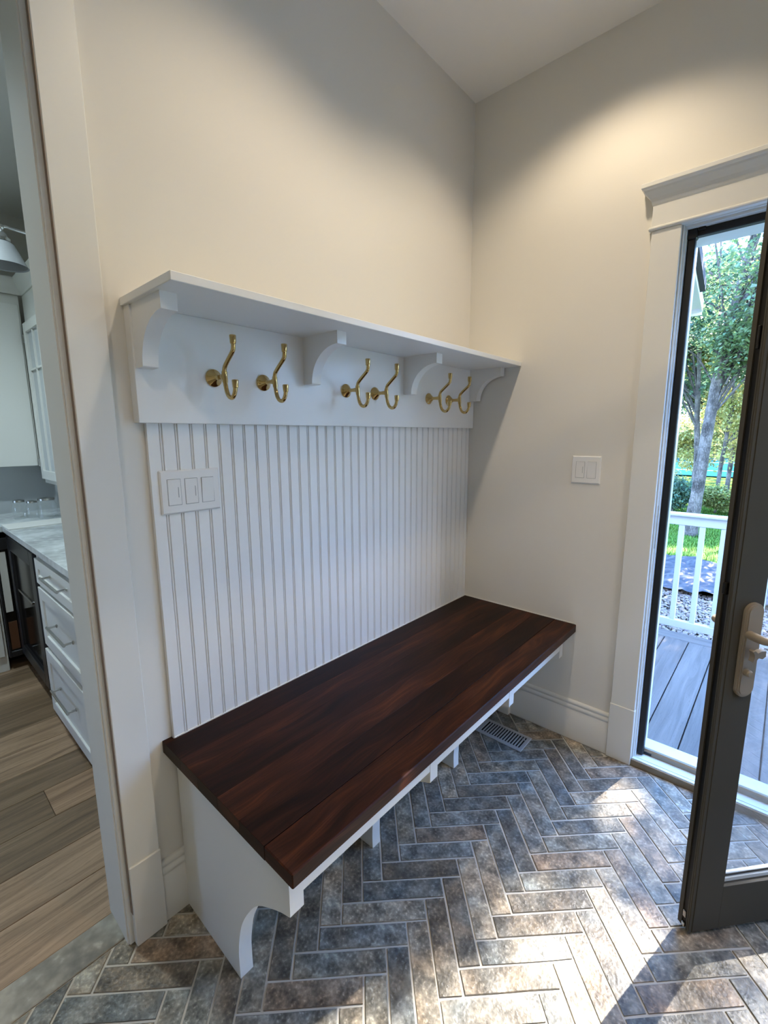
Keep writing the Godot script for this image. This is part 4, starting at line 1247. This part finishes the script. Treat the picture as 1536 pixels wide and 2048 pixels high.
func build_garden() -> void:
	# ground: one sheet with gentle unevenness
	var n := noise(5, 0.25, 3)
	var st := begin()
	var hgt := func(x: float, z: float) -> float: return GROUND + n.get_noise_2d(x, z) * 0.05 * clampf((x - 4.0) * 0.3, 0.0, 1.0)
	for ix in 60:
		for iz in 60:
			var x0 := -16.0 + ix * 1.5
			var z0 := -45.0 + iz * 1.5
			var a := Vector3(x0, hgt.call(x0, z0), z0)
			var b := Vector3(x0 + 1.5, hgt.call(x0 + 1.5, z0), z0)
			var c := Vector3(x0 + 1.5, hgt.call(x0 + 1.5, z0 + 1.5), z0 + 1.5)
			var d := Vector3(x0, hgt.call(x0, z0 + 1.5), z0 + 1.5)
			tri(st, a, b, c, Vector3.UP, Vector3.UP, Vector3.UP)
			tri(st, a, c, d, Vector3.UP, Vector3.UP, Vector3.UP)
	single("ground", st.commit(), M["lawn"], "green lawn behind the deck, dappled by trees", "lawn", Vector3.ZERO, "", "structure")
	# bed of pebbles between deck and fabric
	var bed := begin()
	add_box(bed, Vector3(2.06, GROUND - 0.05, -0.95), Vector3(4.9, GROUND + 0.015, 5.0))
	var bm := thing("pebble_bed", "bed of grey and brown pebbles between the deck and the dark fabric", "gravel")
	bm.set_meta("kind", "stuff")
	part("soil", bed.commit(), M["mulch_bed"], bm)
	var stone := SphereMesh.new()
	stone.radius = 0.5
	stone.height = 0.62
	stone.radial_segments = 7
	stone.rings = 4
	var xf := []
	var cols := []
	for i in 14000:
		var x := 2.1 + 2.8 * rng.randf()
		var z := rng.randf_range(-0.93, 2.2)
		var s := rng.randf_range(0.018, 0.048)
		xf.append(Transform3D(Basis.from_euler(Vector3(rng.randf(), rng.randf() * 6.0, rng.randf())).scaled(Vector3(s * 1.3, s * 0.8, s)), Vector3(x, GROUND + 0.02 + rng.randf() * 0.015, z)))
		var g := rng.randf_range(0.35, 1.25)
		cols.append(Color(g, g * rng.randf_range(0.88, 1.0), g * rng.randf_range(0.8, 1.02)))
	many("pebbles", stone, M["pebble"], xf, cols, bm)
	# wrinkled landscape fabric
	var wn := noise(17, 1.1, 4)
	var w2 := noise(19, 3.2, 3)
	var fs := begin()
	var fh := func(x: float, z: float) -> Vector3:
		var y := GROUND + 0.075 + absf(wn.get_noise_2d(x * 0.7, z * 1.6)) * 0.10 + w2.get_noise_2d(x, z * 1.5) * 0.035
		return Vector3(x + 0.10 * wn.get_noise_2d(z * 1.5, 3.0), y, z)
	var nx := 44
	var nz := 130
	for ix in nx:
		for iz in nz:
			var x0 := 4.75 + ix * 0.042
			var z0 := -2.2 + iz * 0.042
			var P := [fh.call(x0, z0), fh.call(x0 + 0.042, z0), fh.call(x0 + 0.042, z0 + 0.042), fh.call(x0, z0 + 0.042)]
			var N := []
			for q in [[x0, z0], [x0 + 0.042, z0], [x0 + 0.042, z0 + 0.042], [x0, z0 + 0.042]]:
				var dx: float = fh.call(q[0] + 0.01, q[1]).y - fh.call(q[0] - 0.01, q[1]).y
				var dz: float = fh.call(q[0], q[1] + 0.01).y - fh.call(q[0], q[1] - 0.01).y
				N.append(Vector3(-dx, 0.02, -dz).normalized())
			tri(fs, P[0], P[1], P[2], N[0], N[1], N[2])
			tri(fs, P[0], P[2], P[3], N[0], N[2], N[3])
	single("landscape_fabric", fs.commit(), M["weed_fabric"], "wrinkled dark blue-grey landscape fabric lying on the lawn edge", "ground cover")
	# grass blades where the doorway shows the lawn
	var blade := begin()
	for i in 5:
		var a := TAU * i / 5.0
		var d := Vector3(cos(a), 0, sin(a))
		var s := Vector3(-d.z, 0, d.x) * 0.008
		tri(blade, d * 0.02 - s, d * 0.02 + s, d * 0.06 + Vector3(0, 0.07, 0), Vector3.UP, Vector3.UP, Vector3.UP)
	var gx := []
	var gc := []
	for i in 16000:
		var x := 6.4 + 12.0 * pow(rng.randf(), 1.3)
		var z := 1.2 - 0.115 * (x + 1.97) + rng.randf_range(-1.0, 1.0) * (0.10 * x + 0.6)
		gx.append(Transform3D(Basis(Vector3.UP, rng.randf() * TAU).scaled(Vector3.ONE * rng.randf_range(0.6, 1.3)), Vector3(x, hgt.call(x, z) - 0.005, z)))
		var g := rng.randf_range(0.7, 1.3)
		gc.append(Color(g * rng.randf_range(0.85, 1.25), g, g * 0.9))
	var gt := thing("grass", "short grass blades on the lawn behind the fabric", "grass")
	gt.set_meta("kind", "stuff")
	many("grass_blades", blade.commit(), M["grass_blade"], gx, gc, gt)
	# far sports court
	var ct := thing("sports_court", "flat teal sports court with a white line, far behind the trees", "court", Vector3(34, GROUND + 0.07, -3))
	part("court_surface", box(Vector3(-9.4, -0.02, -14), Vector3(10, 0.01, 9)), M["court_teal"], ct)
	part("court_line", box(Vector3(-5.6, 0.01, -13), Vector3(-5.4, 0.014, 8)), M["court_line"], ct)
	part("court_line", box(Vector3(3.0, 0.01, -13), Vector3(3.2, 0.014, 8)), M["court_line"], ct)

	# main tree in the doorway
	var mt := [Vector3(0.0, -0.05, -0.02), Vector3(0.02, 0.25, 0.0), Vector3(0.0, 1.0, 0.05), Vector3(0.0, 1.9, 0.085), Vector3(0.02, 2.7, 0.13), Vector3(0.0, 3.5, 0.20), Vector3(0.1, 5.5, 0.45), Vector3(0.2, 8.0, 0.9)]
	var bl := crown(101, Vector3(0.3, 6.0, 1.0), Vector3(2.6, 2.2, 3.2), 26, Vector3(0.9, 0.6, 0.9), 120)
	bl.append_array(crown(102, Vector3(0.2, 3.7, 0.1), Vector3(0.9, 0.6, 1.5), 9, Vector3(0.6, 0.4, 0.6), 90))
	bl.append_array(crown(103, Vector3(0.3, 10.8, 3.3), Vector3(1.6, 2.2, 2.2), 36, Vector3(0.42, 0.34, 0.42), 120))  # unseen upper crown, added and thinned to shape sun patches on the floor
	tree("maple_tree", "tall grey-barked tree leaning slightly, framed by the doorway behind the railing", "tree", Vector3(9.0, GROUND, -0.15), mt, [0.17, 0.13, 0.105, 0.10, 0.095, 0.085, 0.07, 0.03], bl, "leaf_0", 0.08, 201, [Vector3(-0.203, 0.879, 0.121), Vector3(-0.400, 0.829, 0.097), Vector3(-0.571, 0.759, 0.056), Vector3(-0.762, 0.761, 0.086), Vector3(-0.851, 0.844, 0.115), Vector3(-0.910, 0.846, 0.090), Vector3(-0.930, 0.985, 0.085), Vector3(-1.08, 0.900, 0.08), Vector3(-0.650, 1.091, 0.044), Vector3(-0.751, 1.044, 0.061), Vector3(-0.679, 0.976, 0.034), Vector3(-0.252, 1.029, 0.062), Vector3(-0.744, 0.869, 0.047),
		Vector3(-0.526, 0.921, 0.051), Vector3(-0.983, 0.764, 0.044), Vector3(-1.101, 0.754, 0.047), Vector3(-1.14, 1.26, 0.12), Vector3(-0.95, 1.24, 0.08), Vector3(-0.70, 1.33, 0.06)])
	tree("shade_tree", "broad shade tree to the right beyond the deck", "tree", Vector3(7.6, GROUND, 5.4), [Vector3(0, -0.05, 0), Vector3(0, 2.0, 0), Vector3(0.1, 4.5, -0.1), Vector3(0.2, 7.5, -0.5)], [0.20, 0.16, 0.13, 0.08], crown(111, Vector3(0.2, 7.4, -0.2), Vector3(2.4, 1.8, 3.0), 22, Vector3(0.7, 0.5, 0.7), 90), "leaf_0", 0.09, 211)
	tree("slim_tree", "slim straight tree just left of the grey leaning trunk", "tree", Vector3(13.6, GROUND, -0.95), [Vector3(0, -0.05, 0.22), Vector3(0, 1.3, 0.2), Vector3(0, 3.0, 0.06), Vector3(0, 6.0, -0.1)], [0.085, 0.075, 0.065, 0.04], crown(121, Vector3(0, 5.3, -0.6), Vector3(2.2, 2.0, 2.4), 22, Vector3(0.9, 0.6, 0.9), 170), "leaf_2", 0.11, 221)
	tree("slim_tree", "thin pale trunk with golden leaves, right of the grey leaning trunk", "tree", Vector3(14.0, GROUND, -0.25), [Vector3(0, -0.05, 0), Vector3(0, 1.2, 0.03), Vector3(0.05, 2.6, 0.1), Vector3(0, 4.5, 0.1)], [0.06, 0.05, 0.045, 0.03], crown(131, Vector3(0.6, 2.6, 0.1), Vector3(0.9, 1.1, 1.3), 12, Vector3(0.6, 0.4, 0.6), 80), "leaf_3", 0.09, 231)
	tree("slim_tree", "thin leaning trunk furthest right in the doorway view", "tree", Vector3(15.2, GROUND, -0.12), [Vector3(0, -0.05, 0), Vector3(0, 1.4, 0.03), Vector3(0, 3.2, 0.12), Vector3(0, 6.2, 0.3)], [0.065, 0.058, 0.05, 0.035], crown(141, Vector3(0.4, 5.2, 0.6), Vector3(2.2, 2.2, 2.6), 22, Vector3(0.9, 0.6, 0.9), 170), "leaf_1", 0.11, 241)
	# trees behind, filling the view between the trunks
	var far := [[19.0, -5.5, 7.5, "leaf_2", "dark green tree behind the slim trunks, at the left of the doorway"], [21.0, -1.6, 8.0, "leaf_0", "green tree behind the leaning trunk, above the far lawn"], [20.0, 2.6, 7.5, "leaf_1", "yellow-green tree behind the thin trunks, to the right"], [22.0, -9.5, 9.0, "leaf_0", "far tree left of the sports court"], [50.0, -4.0, 13.0, "leaf_2", "furthest tree beyond the sports court"], [48.0, 6.0, 13.0, "leaf_0", "furthest tree to the right beyond the sports court"], [22.0, 8.5, 9.0, "leaf_2", "dark tree right of the sports court"], [50.0, -16.0, 13.0, "leaf_0", "furthest tree to the left beyond the sports court"]]
	for i in far.size():
		var f: Array = far[i]
		var hh: float = f[2]
		tree("garden_tree", f[4], "tree", Vector3(f[0], GROUND, f[1]), [Vector3(0, -0.05, 0), Vector3(0.05, hh * 0.3, 0.05), Vector3(0, hh * 0.6, 0.1)], [0.17, 0.13, 0.08], crown(300 + i, Vector3(0, hh * 0.62, 0), Vector3(hh * 0.30, hh * 0.30, hh * 0.36), 26, Vector3(1.15, 0.8, 1.15) * hh / 8.0, 120), f[3], 0.017 * hh, 400 + i)
	var thick := [[46.0, -13.0, "far low thicket at the left end of the court"], [47.0, -7.5, "far low thicket behind the court, left of its middle"], [46.5, -2.5, "far low thicket straight behind the leaning trunk"], [47.0, 2.5, "far low thicket behind the thin trunks"], [46.0, 8.0, "far low thicket at the right end of the court"]]
	for i in thick.size():
		var f: Array = thick[i]
		tree("garden_thicket", f[2], "bush", Vector3(f[0], GROUND, f[1]), [Vector3(0, -0.05, 0), Vector3(0, 0.8, 0), Vector3(0, 1.6, 0)], [0.09, 0.07, 0.04], crown(900 + i, Vector3(0, 2.2, 0), Vector3(1.6, 2.0, 2.6), 26, Vector3(0.9, 0.8, 0.9), 70), ["leaf_1", "leaf_3"][i % 2], 0.17, 950 + i)
	# woods added unseen right of the deck to screen sky light
	var screen_trees := [[13.0, 8.5, 8.5, "leaf_0", "added woodland tree screening sky light right of the deck, nearest of the row", 34], [10.0, 14.0, 9.0, "leaf_2", "thinner added woodland tree screening sky light right of the deck, second of the row", 19], [6.5, 19.0, 9.5, "leaf_0", "added woodland tree screening sky light right of the deck, furthest round the row", 34], [18.0, 13.5, 9.5, "leaf_1", "added woodland tree screening sky light behind the row right of the deck", 34]]
	for i in screen_trees.size():
		var f: Array = screen_trees[i]
		var hh: float = f[2]
		tree("garden_tree", f[3 + 1], "tree", Vector3(f[0], GROUND, f[1]), [Vector3(0, -0.05, 0), Vector3(0.05, hh * 0.3, 0.05), Vector3(0, hh * 0.6, 0.1)], [0.17, 0.13, 0.08], crown(700 + i, Vector3(0, hh * 0.5, 0), Vector3(hh * 0.34, hh * 0.42, hh * 0.38), f[5], Vector3(1.15, 0.9, 1.15) * hh / 8.0, 110), f[3], 0.017 * hh, 800 + i)
	tree("golden_shrub", "golden yellow shrub beyond the leaning trunk", "shrub", Vector3(17.5, GROUND, -1.3), [Vector3(0, -0.05, 0), Vector3(0, 0.6, 0), Vector3(0, 1.4, 0)], [0.05, 0.04, 0.03], crown(151, Vector3(0, 1.9, 0.2), Vector3(0.6, 0.8, 1.7), 14, Vector3(0.5, 0.4, 0.5), 90), "leaf_3", 0.09, 251)
	# bushes before the trunks
	var bushes := [[11.8, -0.95, 0.62, "leaf_2", "rounded green bush left of the leaning trunk"], [12.6, -0.10, 0.52, "leaf_1", "pale yellow-green bush right of the leaning trunk"], [12.2, 0.75, 0.60, "leaf_1", "low bush at the right of the doorway view"], [14.5, -1.75, 0.75, "leaf_2", "dark bush behind the rounded green bush"], [13.0, 2.0, 0.8, "leaf_2", "larger dark bush further right"], [11.5, -2.4, 0.7, "leaf_0", "bush further left along the lawn"]]
	for i in bushes.size():
		var b: Array = bushes[i]
		var s: float = b[2]
		tree("garden_bush", b[4], "bush", Vector3(b[0], GROUND, b[1]), [Vector3(0, -0.03, 0), Vector3(0.02, s * 0.4, 0), Vector3(0, s * 0.8, 0.02)], [0.03, 0.025, 0.015], crown(500 + i, Vector3(0, s * 0.75, 0), Vector3(s * 0.5, s * 0.5, s * 0.6), 9, Vector3(0.34, 0.30, 0.34) * s * 1.3, 110), b[3], 0.055, 600 + i)
